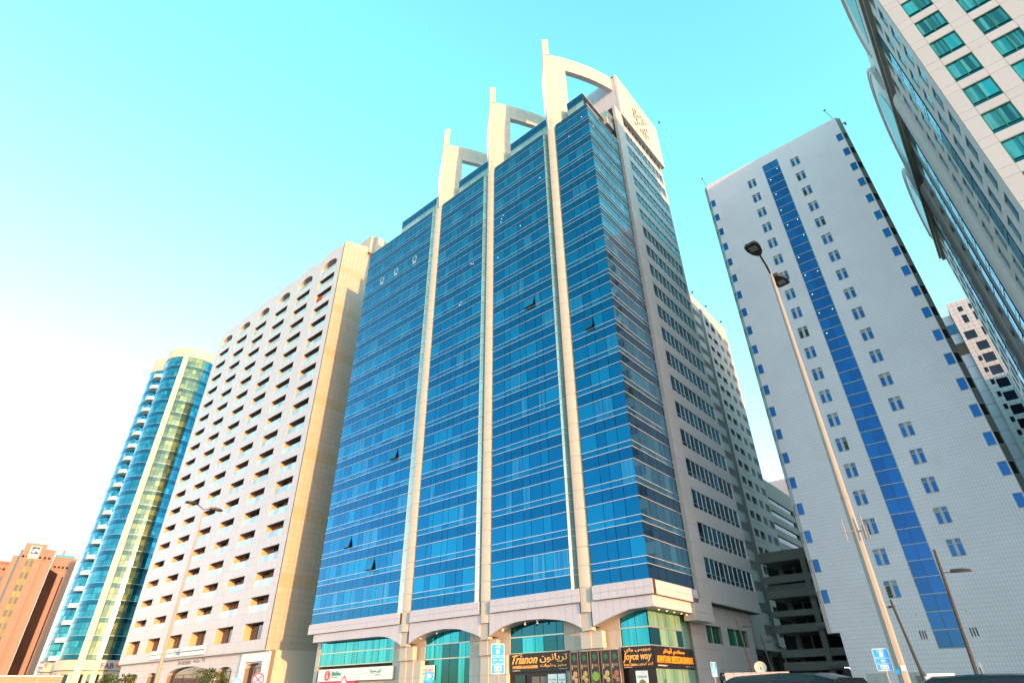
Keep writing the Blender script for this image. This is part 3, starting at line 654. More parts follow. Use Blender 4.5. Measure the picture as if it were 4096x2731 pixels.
def coop_sign(u0, u1, z0, z1, d, first):
    m = MB(); m.box(FY(46.0), u0, u1, z0, z1, d-.15, d, WHITEP); sgn = m.build('shop_sign', hotel)
    GRN = mat('sign_green', (.03, .30, .05), .5); NAV = mat('sign_navy', (.02, .03, .22), .5)
    h = z1-z0; cx = u0+(u1-u0)*.52; zc = z0+h*.5; w = h*1.5
    m = MB(); m.box(FY(46.0), u0+.1, cx-w*.62, zc-.06, zc+.06, d, d+.01, GRN); m.box(FY(46.0), cx+w*.75, u1-.15, zc, zc+.08, d, d+.01, NAV); m.box(FY(46.0), cx+w*.75, u1-.15, zc-.08, zc, d, d+.01, GRN); m.build('stripe', sgn)
    text(sgn, 'lettering', 'coop', FY(46.0), cx-w*.18, cx+w*.68, z0+h*.06, z0+h*.62, d+.002, NAV, .02, 0, .02)
    text(sgn, 'lettering', arabic('ابوظبي'), FY(46.0), cx-w*.05, cx+w*.68, z0+h*.66, z0+h*.9, d+.002, NAV, .02)
    m = MB(); tx = cx-w*.42
    m.prism(FY(46.0), [(tx-h*.05, z0+h*.05), (tx+h*.05, z0+h*.05), (tx+h*.04, z0+h*.6), (tx-h*.02, z0+h*.6)], d, d+.02, GRN)
    for k in range(7):
        a = math.pi*k/6; m.prism(FY(46.0), [(tx, z0+h*.55), (tx+h*.3*math.cos(a)+.02, z0+h*.6+h*.3*math.sin(a)-.02), (tx+h*.36*math.cos(a), z0+h*.52+h*.34*math.sin(a))] if math.cos(a) >= 0 else [(tx, z0+h*.65), (tx+h*.36*math.cos(a), z0+h*.52+h*.34*math.sin(a)), (tx+h*.3*math.cos(a)+.02, z0+h*.45+h*.3*math.sin(a))], d+.002, d+.02, GRN)
    m.build('palm_emblem', sgn)
coop_sign(-125.6, -103.9, 7.6, 8.93, .25, True)
coop_sign(-92.0, -85.4, 6.05, 7.05, -.35, False)
LT = mat('grey_letter', (.12, .12, .13), .5)
text(hotel, 'lettering', '24 HOURS', FS, -114.7, -109.9, 6.42, 6.95, .0, LT, .05); text(hotel, 'lettering', arabic('ساعة'), FS, -108.9, -106.6, 6.6, 7.1, 0, LT, .05); text(hotel, 'lettering', '٢٤', FS, -105.9, -104.7, 6.62, 7.15, 0, LT, .05)
m = MB(); m.box(FY(46.3), -92.3, -91.3, 0, 6.0, -.5, 0, WHITEP); m.box(FY(46.3), -86.0, -84.9, 0, 6.0, -.5, 0, WHITEP); m.box(FY(46.3), -92.3, -84.9, 6.0, 7.1, -.5, -.02, WHITEP); m.build('entrance_portal', hotel)
# red rug over one balcony
m = MB(); RUG = mat('red_rug', (.35, .04, .03), .9, noise=.3, nscale=4)
z = 11.1+HP*17-2.22
for i in range(6): m.box(FY(46.05), -92.4+i*.33, -92.07+i*.33, z+.1+(.25 if i in (0, 5) else 0), z+1.15, -.02+.02*(i % 2), .03+.02*(i % 2), RUG)
rug = m.build('rug'); rug['label'] = 'red rug hung over a balcony rail near the top of the white block'; rug['category'] = 'rug'

# ================================================================== round glass bank tower
bank = thing('bank_tower', 'teal cylindrical glass tower with ivory cap and gold vertical strip', 'bank tower', (-174, 51, 0))
BT = mat('teal_curtain_glass', (.006, .19, .31), .05, metal=.8, var=.22, col2=(.03, .28, .36), wave=((.08, .36, .38), 1.2, .35))
BTS = mat('teal_spandrel_glass', (.004, .13, .22), .05, metal=.85, var=.12)
BTWS = mat('glow_tinted_spandrel', (.05, .13, .11), .08, metal=.5, var=.15)
BTW = mat('glow_tinted_glass', (.09, .18, .14), .10, metal=.45, var=.2, col2=(.20, .26, .13), spec=.6)  # reflected warm sky glow painted into the glass right of the strip
CREAM = mat('cream_panel', (.50, .46, .38), .45, var=.03)
BP_ = 3.73; B0 = 9.3
def drum(cx, cy, r, n, a0, a1, ztop, capz, band=True):
    g, sp_, tr, cap = [], [], [], []
    for i in range(n):
        am = a0+(a1-a0)*(i+.5)/n; azm = math.degrees(math.atan2(cx+r*math.cos(am), cy+r*math.sin(am))); G_ = BTW if (cx > -175 and -74.2 < azm < -72.55) else BT  # facets in this azimuth range get the painted glow reflection
        t0 = a0+(a1-a0)*i/n; t1 = a0+(a1-a0)*(i+1)/n
        p0 = (cx+r*math.cos(t0), cy+r*math.sin(t0)); p1 = (cx+r*math.cos(t1), cy+r*math.sin(t1)); l = math.hypot(p1[0]-p0[0], p1[1]-p0[1]); fr = Fr(*p0, p1[0]-p0[0], p1[1]-p0[1])
        k = 0
        while B0+BP_*(k+1) <= ztop+.3:
            z = B0+BP_*k
            sp_.append((fr, .02, l-.02, z+.03, z+1.0, -.05, 0, BTWS if G_ is BTW else BTS)); g.append((fr, .02, l-.02, z+1.06, z+2.35, -.05, 0, G_)); g.append((fr, .02, l-.02, z+2.4, z+3.7, -.05, 0, G_)); tr.append((fr, 0, l, z-.04, z+.03, -.02, .09, DMETAL)); tr.append((fr, 0, l, z+1.0, z+1.05, -.02, .04, METAL)); k += 1
        for j in range(3): cap.append((fr, .02, l-.02, ztop+(capz-ztop)*j/3+.02, ztop+(capz-ztop)*(j+1)/3-.02, -.05, .15, CREAM))
        cap.append((fr, .0, l, 7.2, 9.2, -.05, .35, CREAM))
    return g, sp_, tr, cap
PI = math.pi
G1 = drum(-172, 51.4, 7.54, 30, -PI*.98, PI*.22, 87.65, 91.0)
G2 = drum(-184.5, 51.2, 7.3, 22, -PI*1.02, PI*.1, 87.65, 92.6)
pieces(bank, 'window_pane', G1[0]+G2[0], jit=.35); pieces(bank, 'spandrel_pane', G1[1]+G2[1], jit=.15); pieces(bank, 'floor_trim', G1[2]+G2[2], limit=200); pieces(bank, 'cap_panel', G1[3]+G2[3])
def ngon(cx, cy, r, n=40): return [(cx+r*math.cos(2*PI*k/n), cy+r*math.sin(2*PI*k/n)) for k in range(n)]
b = MB(); b.plan(ngon(-172, 51.4, 7.45), 7.2, 90.7, DARK); b.plan(ngon(-184.5, 51.2, 7.2), 7.2, 92.2, DARK); b.plan([(-186, 54), (-166, 56), (-166, 66), (-186, 66)], 0, 87, BTS); b.build('core', bank)
# gold strip facing the camera azimuth -74.3
u0 = (math.sin(R(-74.33)), math.cos(R(-74.33)))
dd = 172.3; c0 = (u0[0]*dd, u0[1]*dd); fr = Fr(c0[0]-.68*u0[1]*-1*0, c0[1], u0[1], -u0[0])
pieces(bank, 'strip_panel', [(fr, -.68, .68, z+.01, z+1.84, -.6, .1, CREAM) for z in [9.2+1.865*k for k in range(42)]])
m = MB(); m.box(fr, -.72, .72, 0, 9.18, -.6, .35, CREAM); m.build('strip_foot', bank)
# balconies between the drums
for k in range(21):
    z = B0+BP_*k+.1; cx, cy = -179.0, 45.4; n = 10
    pts = [(cx+2.3*math.cos(PI+PI*i/n), cy+1.9*math.sin(PI+PI*i/n)) for i in range(n+1)]
    m = MB(); m.plan(pts+[(cx+2.2, cy+2.6), (cx-2.2, cy+2.6)], z, z+.95, WHITEP); bl = m.build('balcony', bank)
    m = MB(); 
    for (xa, ya), (xb, yb) in zip(pts, pts[1:]): m.box(Fr(xa, ya, xb-xa, yb-ya), 0, math.hypot(xb-xa, yb-ya), z+1.0, z+1.85, -.03, 0, BT)
    m.build('balustrade', bl)
# base
b = MB(); b.plan(ngon(-172, 51.4, 7.0), 0, 7.2, GDARK); b.plan(ngon(-184.5, 51.2, 6.6), 0, 7.2, GDARK)
b.build('base_glass', bank)
b = MB()
for j, (rr, z) in enumerate(((7.75, 7.0), (7.6, 6.8), (7.45, 6.6))): b.plan(ngon(-172, 51.4, rr), z-.18, z, CREAM); b.plan(ngon(-184.5, 51.2, rr-.25), z-.18, z, CREAM)
b.build('soffit_step', bank)
for a in range(-170, 40, 24):
    m = MB(); x, y = -172+7.3*math.cos(R(a)), 51.4+7.3*math.sin(R(a)); m.plan(ngon(x, y, .45, 8), 0, 6.6, CREAM); m.build('column', bank)
NAVY = mat('bank_navy', (.01, .03, .20), .5); REDL = mat('bank_red', (.75, .03, .03), .5)
def fab(az, w, letters=True):
    uu = (math.sin(R(az)), math.cos(R(az))); d0 = 171.6 if az > -75.3 else 176; fr = Fr(uu[0]*d0, uu[1]*d0, uu[1], -uu[0])
    if letters:
        text(bank, 'lettering', 'FAB', fr, -w, w*.5, 7.55, 8.6, .1, NAVY, .05, 0, .03); text(bank, 'lettering', arabic('ابوظبي الاول'), fr, -w*.7, w*.4, 8.7, 8.98, .1, NAVY, .03)
    else:
        m = MB(); m.box(fr, -w, w*.3, 7.5, 9.0, .05, .12, NAVY); m.build('emblem_panel', bank); text(bank, 'lettering', 'FAB', fr, -w*.9, w*.2, 7.9, 8.5, .13, WHITEP, .02)
    m = MB(); m.prism(fr, [(w*.6, 8.2), (w*1.15, 7.5), (w*1.15, 9.0)], .08, .13, REDL); m.build('emblem', bank)
fab(-72.45, 1.7); fab(-75.35, .75, False); fab(-76.55, .7, False)

# ================================================================== far brown headquarters
hq = thing('headquarters_tower', 'pinkish brown stone office tower with falcon emblem, far left', 'office tower', (-412, 76, 0))
UA = R(-79.0); DQ = 420; ctr = (math.sin(UA)*DQ, math.cos(UA)*DQ); HF = Fr(ctr[0], ctr[1], math.cos(UA), -math.sin(UA))
def hu(az): return math.tan(R(az)-UA)*DQ
def hz(el): return CAM_H + math.tan(R(el))*DQ
STONE = mat('pink_granite', (.24, .155, .125), .8, var=.04, noise=.05, nscale=.15)
STONE2 = mat('brown_glass', (.022, .015, .014), .6, spec=.0, noise=.5, nscale=.12)
SKYG = mat('office_glass', (.02, .09, .17), .45, metal=.0, spec=.2, var=.25); HQG = mat('yellow_green_glass', (.17, .19, .09), .5, spec=.1, var=.15); HQG2 = mat('grey_green_glass', (.08, .12, .10), .5, spec=.1, var=.15)
b = MB()
b.box(HF, hu(-80.36), hu(-79.02), 0, hz(10.06), -22, 0, STONE); b.box(HF, hu(-79.02), hu(-78.36), 0, hz(9.8), -22, -2.2, STONE)
b.box(HF, hu(-80.82), hu(-80.5), 0, hz(9.1), -22, 1.2, STONE); b.box(HF, hu(-86), hu(-80.82), 0, hz(8.6), -18, -4, STONE); b.box(HF, hu(-78.3), hu(-76.8), 0, hz(9.5), -30, -9, STONE)
b.box(HF, hu(-86), hu(-80.82), hz(8.6), hz(8.75), -19, -3, STONE)
b.build('wall', hq)
pieces(hq, 'wall_panel', [(HF, u0+.06, u1-.06, z+.05, z+3.1, .0, .12, STONE) for u0, u1 in zip(lin(hu(-80.36), hu(-79.02), 2.4), lin(hu(-80.36), hu(-79.02), 2.4)[1:]) for z in [3.3*k for k in range(22)] if not (u0 < hu(-79.45) and u1 > hu(-80.0) and z < 66)], limit=150)
b = MB(); b.box(HF, hu(-80.5), hu(-80.36), 0, hz(9.58), -20, -.6, SKYG); b.box(HF, hu(-86), hu(-80.9), 0, hz(7.7), -16, -3.5, SKYG); b.build('glass_bay', hq)
gw = []
for k in range(21):
    for (a, c) in ((-79.95, -79.76), (-79.66, -79.48)): gw.append((HF, hu(a), hu(c), 2+k*3.1, 2+k*3.1+2.9, .01, .2, HQG if k % 2 else HQG2))
pieces(hq, 'window_pane', gw)
for (a, c) in ((-79.95, -79.76), (-79.66, -79.48)):
    m = MB(); disc(m, HF, hu((a+c)/2), 66.9, (hu(c)-hu(a))/2, .0, .2, HQG, 16); m.build('arched_window', hq)
m = MB(); m.prism(HF, [(hu(-78.34), 0), (hu(-77.72), 0), (hu(-77.72), hz(8.2)), (hu(-78.34), hz(8.5))], -8.9, -5, STONE2); m.build('dark_glass_bay', hq)
m = MB(); m.box(HF, hu(-77.38), hu(-77.3), 0, hz(8.1), -8.98, -8.7, STONE2); m.build('slot_window', hq)
fr2 = []
for a, c, el, d in ((-80.36, -79.02, 9.1, .12), (-79.02, -78.36, 9.15, -2.1), (-78.2, -76.9, 8.75, -8.9), (-84, -80.85, 8.2, -3.9)):
    z = hz(el); m = MB(); m.box(HF, hu(a), hu(c), z-1.3, z+1.3, d, d+.15, STONE); m.build('frieze', hq)
    u = hu(a)+1
    while u < hu(c)-1: m = MB(); disc(m, HF, u, z, .62, d+.151, d+.3, STONE2, 8); m.build('rosette', hq); u += 1.9
m = MB(); m.box(HF, hu(-78.3), hu(-77.0), hz(9.5), hz(9.72), -28, -12, GTEALD); m.box(HF, hu(-77.9), hu(-77.7), hz(9.72), hz(10.25), -22, -20, STONE); m.build('roof_plant', hq)
# emblem panel
m = MB(); m.box(HF, hu(-79.97), hu(-79.33), hz(8.98), hz(9.86), .5, .8, CREAM); eb = m.build('emblem_panel', hq)
u0, u1 = hu(-79.88), hu(-79.42); z0, z1 = hz(9.3), hz(9.8); ww = u1-u0; m = MB(); m.box(HF, u0, u1, z0, z1, .8, .85, mat('emblem_blue', (.004, .008, .12), .6)); m.build('blue_field', eb)
for pts, wd in (([(.15, .3), (.3, .55), (.55, .68), (.8, .6), (.95, .4)], .5), ([(.35, .15), (.45, .4), (.62, .5), (.75, .42)], .38), ([(.8, .6), (.9, .5), (.86, .3)], .3)):
    ribbon(eb, 'falcon_stroke', HF, [(u0+p*ww, z0+q*(z1-z0)) for p, q in pts], wd, .86, WHITEP, .03)
text(eb, 'lettering', 'ADNOC', HF, u0+.3, u1-.3, hz(9.03), hz(9.12), .8, mat('emblem_blue', (0, 0, 0)), .03); text(eb, 'lettering', arabic('أدنوك'), HF, u0+.4, u1-.4, hz(9.15), hz(9.26), .8, mat('emblem_blue', (0, 0, 0)), .03)

# long hoarding at the left edge
HOARD = mat('hoarding_board', (.26, .21, .16), .7)
hw_ = thing('hoarding', 'cream site hoarding with dark lettering at the bottom left edge', 'hoarding', (-150, 38, 0))
hd = 150; ha = R(-77.6); HW = Fr(math.sin(ha)*hd, math.cos(ha)*hd, math.cos(ha), -math.sin(ha))
for k in range(14): m = MB(); m.box(HW, -20+k*1.9+.01, -18.1+k*1.9-.01, 0, 5.4, -.15, 0, HOARD); m.build('board', hw_)
text(hw_, 'lettering', 'THIS IS A GM BUILDING', HW, -1.2, 6.5, 4.55, 4.95, .002, LT, .02, .2)
m = MB(); m.box(HW, -20, 6.6, 5.4, 5.55, -.2, .05, WHITEP); m.build('capping', hw_)

# ================================================================== tiled tower with the blue stair strip
tile = thing('tiled_tower', 'pale grey tiled tower with central blue glass strip and paired small windows', 'apartment tower', (-7.4, 80, 0))
TILE = tile_mat('small_grey_tiles', (.84, .76, .83), (.50, .44, .44), .27, .40)
TFR = mat('white_window_frame', (.50, .50, .49), .5)
BLG = mat('royal_blue_glass', (.001, .085, .27), .06, metal=.55, var=.06, col2=(.002, .10, .31))
BLGT = mat('blue_top_glass', (.01, .14, .36), .08, metal=.5)
BLACKW = mat('open_dark_window', (.004, .004, .006), .3)
FT = FY(73.0)
pz = 3.163; holes = [(-8.5, -6.14, 4.8, 72.7)]
for k in range(-1, 19): holes.append((-11.26, -10.06, 12.62+pz*k, 14.26+pz*k))
for k in range(0, 19): holes.append((-4.6, -3.38, 12.62+pz*k+.0, 14.26+pz*k))
VENT = [(-9.66, 5.66), (-9.44, 5.66), (-9.22, 5.66), (-5.56, 5.67), (-5.33, 5.67), (-5.1, 5.67)]
holes += [(u, u+.12, z, z+.74) for u, z in VENT] + [(-17.6, -16.75, -.1, 6.7)]
CWL = [(-17.5, -16.78, 9.53+pz*k, 10.93+pz*k) for k in range(20)] ; CWR = [(2.07, 2.86, 3.4+pz*k+.11, 4.85+pz*k+.11) for k in range(22)]
holes += CWL + CWR
us = [-17.53, -16.7, -12.0, -8.5, -6.14, -2.5, 2.0, 2.95]; zs = [0] + [4.8+pz*k for k in range(22)] + [74.76]
b = MB()
for c in split_cells([-17.53, -13, -8.5, -6.14, -1.5, 2.95], [0, 8] + lin(8, 74.76, 9.5)[1:], holes, 0): b.box(FT, *c, -.35, 0, TILE)
# chamfered ends and sides
b.plan([(-17.53, 73.0), (-17.53, 73.3), (-18.1, 73.62), (-18.1, 100), (2.5, 100), (3.5, 73.9), (3.5, 73.6), (2.95, 73.0), (2.95, 73.35), (-17.5, 73.35)], 74.5, 74.72, TILE)
for h, z0, z1 in ((0, 0, 74.74),): pass
b.build('tiled_wall', tile)
LCH = Fr(-18.1, 73.62, .57, -.62); RCH = Fr(2.95, 73.0, .57, .62); ll = math.hypot(.57, .62)
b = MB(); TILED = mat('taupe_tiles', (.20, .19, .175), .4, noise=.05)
hl = [(.12, ll-.08, z0, z1) for _, _, z0, z1 in CWL]; hr = [(.08, ll-.12, z0, z1) for _, _, z0, z1 in CWR]
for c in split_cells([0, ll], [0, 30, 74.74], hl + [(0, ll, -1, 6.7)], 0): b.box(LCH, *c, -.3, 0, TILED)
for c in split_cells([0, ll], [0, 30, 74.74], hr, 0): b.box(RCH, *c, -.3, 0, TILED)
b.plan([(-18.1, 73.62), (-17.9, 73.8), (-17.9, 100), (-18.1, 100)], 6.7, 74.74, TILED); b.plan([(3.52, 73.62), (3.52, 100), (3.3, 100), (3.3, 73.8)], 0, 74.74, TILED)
b.plan([(-17.8, 73.8), (3.2, 73.8), (3.2, 99.9), (-17.8, 99.9)], 6.75, 74.4, DARK); b.plan([(-16.4, 73.8), (3.2, 73.8), (3.2, 99.9), (-16.4, 99.9)], 0, 6.75, DARK); b.build('corner_wall', tile)
sp = []
for k in range(42):
    z = 4.8+1.5813*k
    for u0, u1 in ((-8.46, -7.345), (-7.305, -6.18)): sp.append((FY(73.04), u0, u1, z+.05, z+1.54, -.05, 0, BLG))
for u0, u1 in ((-8.46, -7.36), (-7.29, -6.18)): sp.append((FY(73.04), u0, u1, 71.26, 72.66, -.05, 0, BLGT))
pieces(tile, 'strip_pane', sp, jit=.05)
pieces(tile, 'strip_rail', [(FT, -8.5, -6.14, 4.76+1.5813*k, 4.84+1.5813*k, -.05, .03, TFR) for k in range(43)])
b = MB(); b.box(FT, -8.54, -8.47, 4.8, 72.7, -.05, .025, TFR); b.box(FT, -6.17, -6.1, 4.8, 72.7, -.05, .025, TFR); b.box(FT, -8.54, -6.1, 72.7, 72.78, -.05, .025, TFR); b.box(FT, -7.345, -7.305, 4.8, 72.7, -.12, -.08, BLACKW); b.build('strip_frame', tile)
for u, z in ((-6.6, 70.9), (-8.0, 69.3), (-8.0, 66.1), (-8.1, 62.8), (-6.5, 59.9), (-8.0, 59.7), (-6.5, 56.8), (-8.1, 53.5), (-8.1, 50.3), (-6.5, 50.2), (-8.1, 47), (-8.1, 43.9), (-8.1, 40.7), (-6.5, 43.8)):
    m = MB(); disc(m, FT, u, z, .05, -.03, -.02, LITE, 8); m.build('ceiling_light', tile)
def pair(u, z, k, s):
    f = MB(); f.box(FT, u-.045, u+1.2, z-.02, z+1.66, -.16, -.12, TFR)
    for a in (u-.045, u+1.13): f.box(FT, a, a+.06, z-.02, z+1.66, -.12, .03, TFR)
    for a in (z-.02, z+1.6): f.box(FT, u+.015, u+1.13, a, a+.05, -.12, .028, TFR)
    f.box(FT, u+.44, u+.73, z+.04, z+1.6, -.12, .0, TFR); f.box(FT, u+.02, u+.44, z+1.14, z+1.22, -.12, .0, TFR); f.box(FT, u+.73, u+1.13, z+1.14, z+1.22, -.12, .0, TFR)
    w_ = f.build('window', tile)
    for j, a in enumerate((u+.05, u+.75)):
        dk = (s, k, j) in {('L', 9, 0), ('L', 9, 1), ('R', 17, 0), ('R', 16, 0), ('R', 14, 1), ('L', 4, 1), ('L', 0-1, 0)}
        m = MB(); m.box(FT, a, a+.36, z+.06, z+1.12, -.11, -.06, BLACKW if dk else BLG); m.build('pane', w_)
        m = MB(); m.box(FT, a, a+.37, z+1.24, z+1.57, -.11, -.05, BLG if random.random() < .7 else GREYP); disc(m, FT, a+.2, z+1.4, .09, -.049, -.03, TFR, 10); disc(m, FT, a+.2, z+1.4, .05, -.029, -.02, DMETAL, 8); m.build('fan_pane', w_)
for k in range(-1, 19): pair(-11.22, 12.64+pz*k, k, 'L')
for k in range(0, 19): pair(-4.56, 12.64+pz*k, k, 'R')
for (u0, u1, z0, z1), ch, hs in [(c, LCH, (.12, ll-.08)) for c in CWL] + [(c, RCH, (.08, ll-.12)) for c in CWR]:
    f = MB(); e = .05
    for a, c_ in ((u0, u0+e), (u1-e, u1)): f.box(FT, a, c_, z0, z1, -.2, .04, TFR)
    for a, c_ in ((z0, z0+e), (z1-e, z1)): f.box(FT, u0+e, u1-e, a, c_, -.2, .04, TFR)
    for a, c_ in ((z0, z0+e), (z1-e, z1)): f.box(ch, hs[0], hs[1], a, c_, -.2, .03, TFR)
    w_ = f.build('corner_window', tile)
    m = MB(); m.box(FT, u0+e, u1-e, z0+e, z1-e, -.1, -.04, BLG); m.build('pane', w_)
    m = MB(); m.box(ch, hs[0], hs[1], z0+e, z1-e, -.1, -.04, BLACKW if (z0 < 52 or u0 > 0) else GDARK); m.build('pane', w_)
b = MB()
for u, z in VENT: b.box(FY(73.15), u, u+.12, z, z+.74, -.05, 0, BLACKW)
b.build('vent_slot', tile)
m = MB()
for u, z in ((-9.41, 7.78), (-5.29, 7.78)): m.box(FT, u, u+.13, z, z+.12, 0, .03, BEIGE)
m.build('vent_cover', tile)
b = MB(); b.box(FY(73.05), -17.5, -16.8, 2.6, 3.5, -.1, -.05, DARK); b.build('cafe_recess', tile)
LIT = mat('lit_lettering', (.75, .75, 1), .5, emit=(.55, .55, 1), estr=3.0)
text(tile, 'lettering', 'IDIOMS', FY(73.4), -17.35, -16.85, 3.35, 3.56, -.1, LIT, .02, 0, .01); text(tile, 'lettering', 'CAFE', FY(73.4), -17.25, -16.92, 3.06, 3.28, -.1, LIT, .02, 0, .01)
# aerials with warning lamps
def aerial(lbl, base, top, grp=None):
    t = thing('aerial', lbl, 'aerial', base, grp); m = MB(); m.tube([base, top], .035, DMETAL, 6); m.build('mast', t)
    m = MB(); m.ball(top, .13, DMETAL); m.ball((top[0]+.15, top[1], top[2]+.12), .09, CONCD); m.build('lamp_head', t)
aerial('thin aerial on the top right corner of the tiled tower', (2.8, 73.3, 74.7), (2.2, 73.2, 77.4)); aerial('thin aerial on the top left corner of the tiled tower', (-17.4, 73.2, 74.7), (-17.9, 73.2, 77.0))
for lbl, x, y in (('small dark floodlight on the right side of the tiled tower roof', 3.6, 74.2),):
    t = thing('floodlight', lbl, 'floodlight', (x, y, 74.2)); m = MB(); m.box(FY(y), x-.05, x+.25, 74.0, 74.1, 0, .1, DMETAL); m.box(FY(y), x+.15, x+.4, 73.6, 74.0, -.1, .15, DMETAL); m.build('lamp_body', t)
# louvred plant doors at the foot
lv = thing('louvre_cabinet', 'grey louvred plant cabinets at the foot of the tiled tower', 'louvres', (-12, 60, 0))
LVG = mat('grey_louvre', (.40, .42, .42), .5)
def az_pt(az, d): return math.sin(R(az))*d, math.cos(R(az))*d
LVF = FY(58)
for (u0, u1) in ((-12.3, -10.85), (-9.9, -8.3)):
    m = MB(); m.box(LVF, u0, u1, 0, 2.7, -.5, -.08, LVG)
    for e in ((u0, u0+.08, 0, 2.7), (u1-.08, u1, 0, 2.7), (u0+.08, u1-.08, 2.6, 2.7), ((u0+u1)/2-.04, (u0+u1)/2+.04, 0, 2.6)): m.box(LVF, *e, -.08, .02, LVG)
    m.build('door_frame', lv)
pieces(lv, 'louvre_blade', [(LVF, u0+.1, u1-.1, .1+.12*k, .17+.12*k, -.08, .0, LVG) for k in range(20) for (u0, u1) in ((-12.3, -11.6), (-11.56, -10.85), (-9.9, -9.12), (-9.08, -8.3))])
m = MB(); m.box(LVF, -8.9, -8.45, 2.0, 2.45, 0, .03, CONCD); m.build('plate', lv)

# ================================================================== right-hand tower
rt = thing('residential_tower', 'white tower at the right edge with green framed windows and arched gables', 'residential tower', (30, 46, 0))
WST = mat('pale_stone_panel', (.45, .455, .485), .5, var=.02, noise=.03, nscale=.4)
GRN_F = mat('green_window_frame', (.01, .13, .09), .4)
GRG = mat('green_tinted_glass', (.02, .14, .16), .05, metal=.45, var=.3, wave=((.12, .42, .42), 3.2, .8), col2=(.02, .30, .34))
RZ = 3.344; RJ0 = 50.40 - 15*RZ      # a joint height
zs = [RJ0 + RZ*k for k in range(24)]; zz = []
cols = [(10.49+3.21*i, 12.42+3.21*i) for i in range(6)]
holes = []
for k in range(24):
    for (a, c) in cols: holes.append((a, c, RJ0+RZ*k-2.42, RJ0+RZ*k-.06))
    zz += [RJ0+RZ*k-2.42, RJ0+RZ*k]
us = [9.36] + [v for c in cols for v in c] + [29]
panels(rt, 'stone_panel', FY(46.0), us, [0] + sorted(zz)[1:], holes, -.06, 0, WST, gap=.02)
for k in range(5, 24):
    for ci, (a, c) in enumerate(cols[:3]):
        z0, z1 = RJ0+RZ*k-2.42, RJ0+RZ*k-.06; e = .07; um = (a+c)/2; f = MB()
        for u0, u1 in ((a, a+e), (c-e, c), (um-e/2, um+e/2)): f.box(FY(46.12), u0, u1, z0, z1, -.06, .05, GRN_F)
        for y0, y1 in ((z0, z0+e), (z1-e, z1), (z0+.42, z0+.48)):
            f.box(FY(46.12), a+e, um-e/2, y0, y1, -.06, .045, GRN_F); f.box(FY(46.12), um+e/2, c-e, y0, y1, -.06, .045, GRN_F)
        w_ = f.build('window', rt)
        for u0, u1 in ((a+e, um-e/2), (um+e/2, c-e)):
            m = MB(); m.box(FY(46.15), u0, u1, z0+.48, z1-e, -.04, 0, GRG); m.build('pane', w_); m = MB(); m.box(FY(46.15), u0, u1, z0+e, z0+.42, -.04, 0, GTEALD); m.build('lower_pane', w_)
# long left side
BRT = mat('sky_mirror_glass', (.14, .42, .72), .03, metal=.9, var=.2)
RL = FXL(9.31)          # u = -Y
SIDE = mat('shaded_white_render', (.46, .46, .47), .55, noise=.04, nscale=.4)
TAUPE = mat('taupe_cornice', (.30, .28, .25), .6, noise=.05)
def win_cols(y0, y1): return (-y1, -y0)
flat = [(47.4, 49.0), (50.6, 52.2), (57.0, 58.5), (60.4, 61.9), (85.9, 87.4), (89.2, 90.7), (95.9, 97.4), (99.0, 100.5), (102.3, 103.8)]
glz = [(53.6, 55.5), (69.6, 71.7), (74.6, 76.7), (92.2, 94.2)]
rec = [(66.4, 68.4), (79.4, 81.6)]
hs = []
KR = range(1, 23)
for k in KR:
    zt = RJ0+RZ*k-.06
    for y0, y1 in flat: hs.append((-y1, -y0, zt-2.36, zt))
    for y0, y1 in rec: hs.append((-y1, -y0, zt-2.7, zt))
for y0, y1 in glz: hs.append((-y1, -y0, 6, 76.0))
side = MB()
ug = sorted(set([-105, -46.1] + [-v for p in flat+glz+rec for v in p]))
for i in range(len(ug)-1):
    hh = sorted([h for h in hs if h[0] <= ug[i]+1e-6 and h[1] >= ug[i+1]-1e-6], key=lambda h: h[2]); z = 0
    for h in hh:
        if h[2] > z: side.box(RL, ug[i], ug[i+1], z, h[2], -.45, 0, SIDE)
        z = max(z, h[3])
    if z < 76.5: side.box(RL, ug[i], ug[i+1], z, 76.5, -.45, 0, SIDE)
side.build('side_wall', rt)
b = MB(); b.plan([(9.9, 46.4), (29, 46.4), (29, 105), (9.9, 105)], 0, 76.2, DARK); b.plan([(9.4, 46.2), (29, 46.2), (29, 57), (9.4, 57)], 76.3, 83.0, WST); b.build('core', rt)
for k in KR:
    zt = RJ0+RZ*k-.06; z0 = zt-2.36
    for y0, y1 in flat:
        if k < 2: continue
        f = MB(); a, c = -y1, -y0; e = .06; um = a+(c-a)*.5; fr2_ = FXL(9.385)
        for u0, u1 in ((a, a+e), (c-e, c), (um-e/2, um+e/2)): f.box(fr2_, u0, u1, z0, zt, -.03, .012, GRN_F)
        for p, q in ((z0, z0+e), (zt-e, zt), (z0+.45, z0+.5)): f.box(fr2_, a+e, c-e, p, q, -.03, .01, GRN_F)
        w_ = f.build('side_window', rt); m = MB(); m.box(FXL(9.39), a, c, z0, zt, -.04, 0, BRT); m.build('pane', w_)
gp, gm_ = [], []
for y0, y1 in glz:
    for k in range(2, 23):
        z = RJ0+RZ*k
        for j in range(3):
            a = -y1+(y1-y0)*j/3; c = -y1+(y1-y0)*(j+1)/3; gp += [(FXL(9.2), a+.03, c-.03, z-2.4, z-.1, -.04, 0, BRT), (FXL(9.2), a+.03, c-.03, z-3.25, z-2.5, -.04, 0, BRT)]
            gm_.append((FXL(9.2), a-.03, a+.03, z-3.3, z, -.1, .012, GRN_F))
        gm_.append((FXL(9.2), -y1, -y0, z-3.3, z-3.22, -.1, .012, GRN_F)); gm_.append((FXL(9.2), -y1, -y0, z-2.48, z-2.42, -.1, .012, GRN_F))
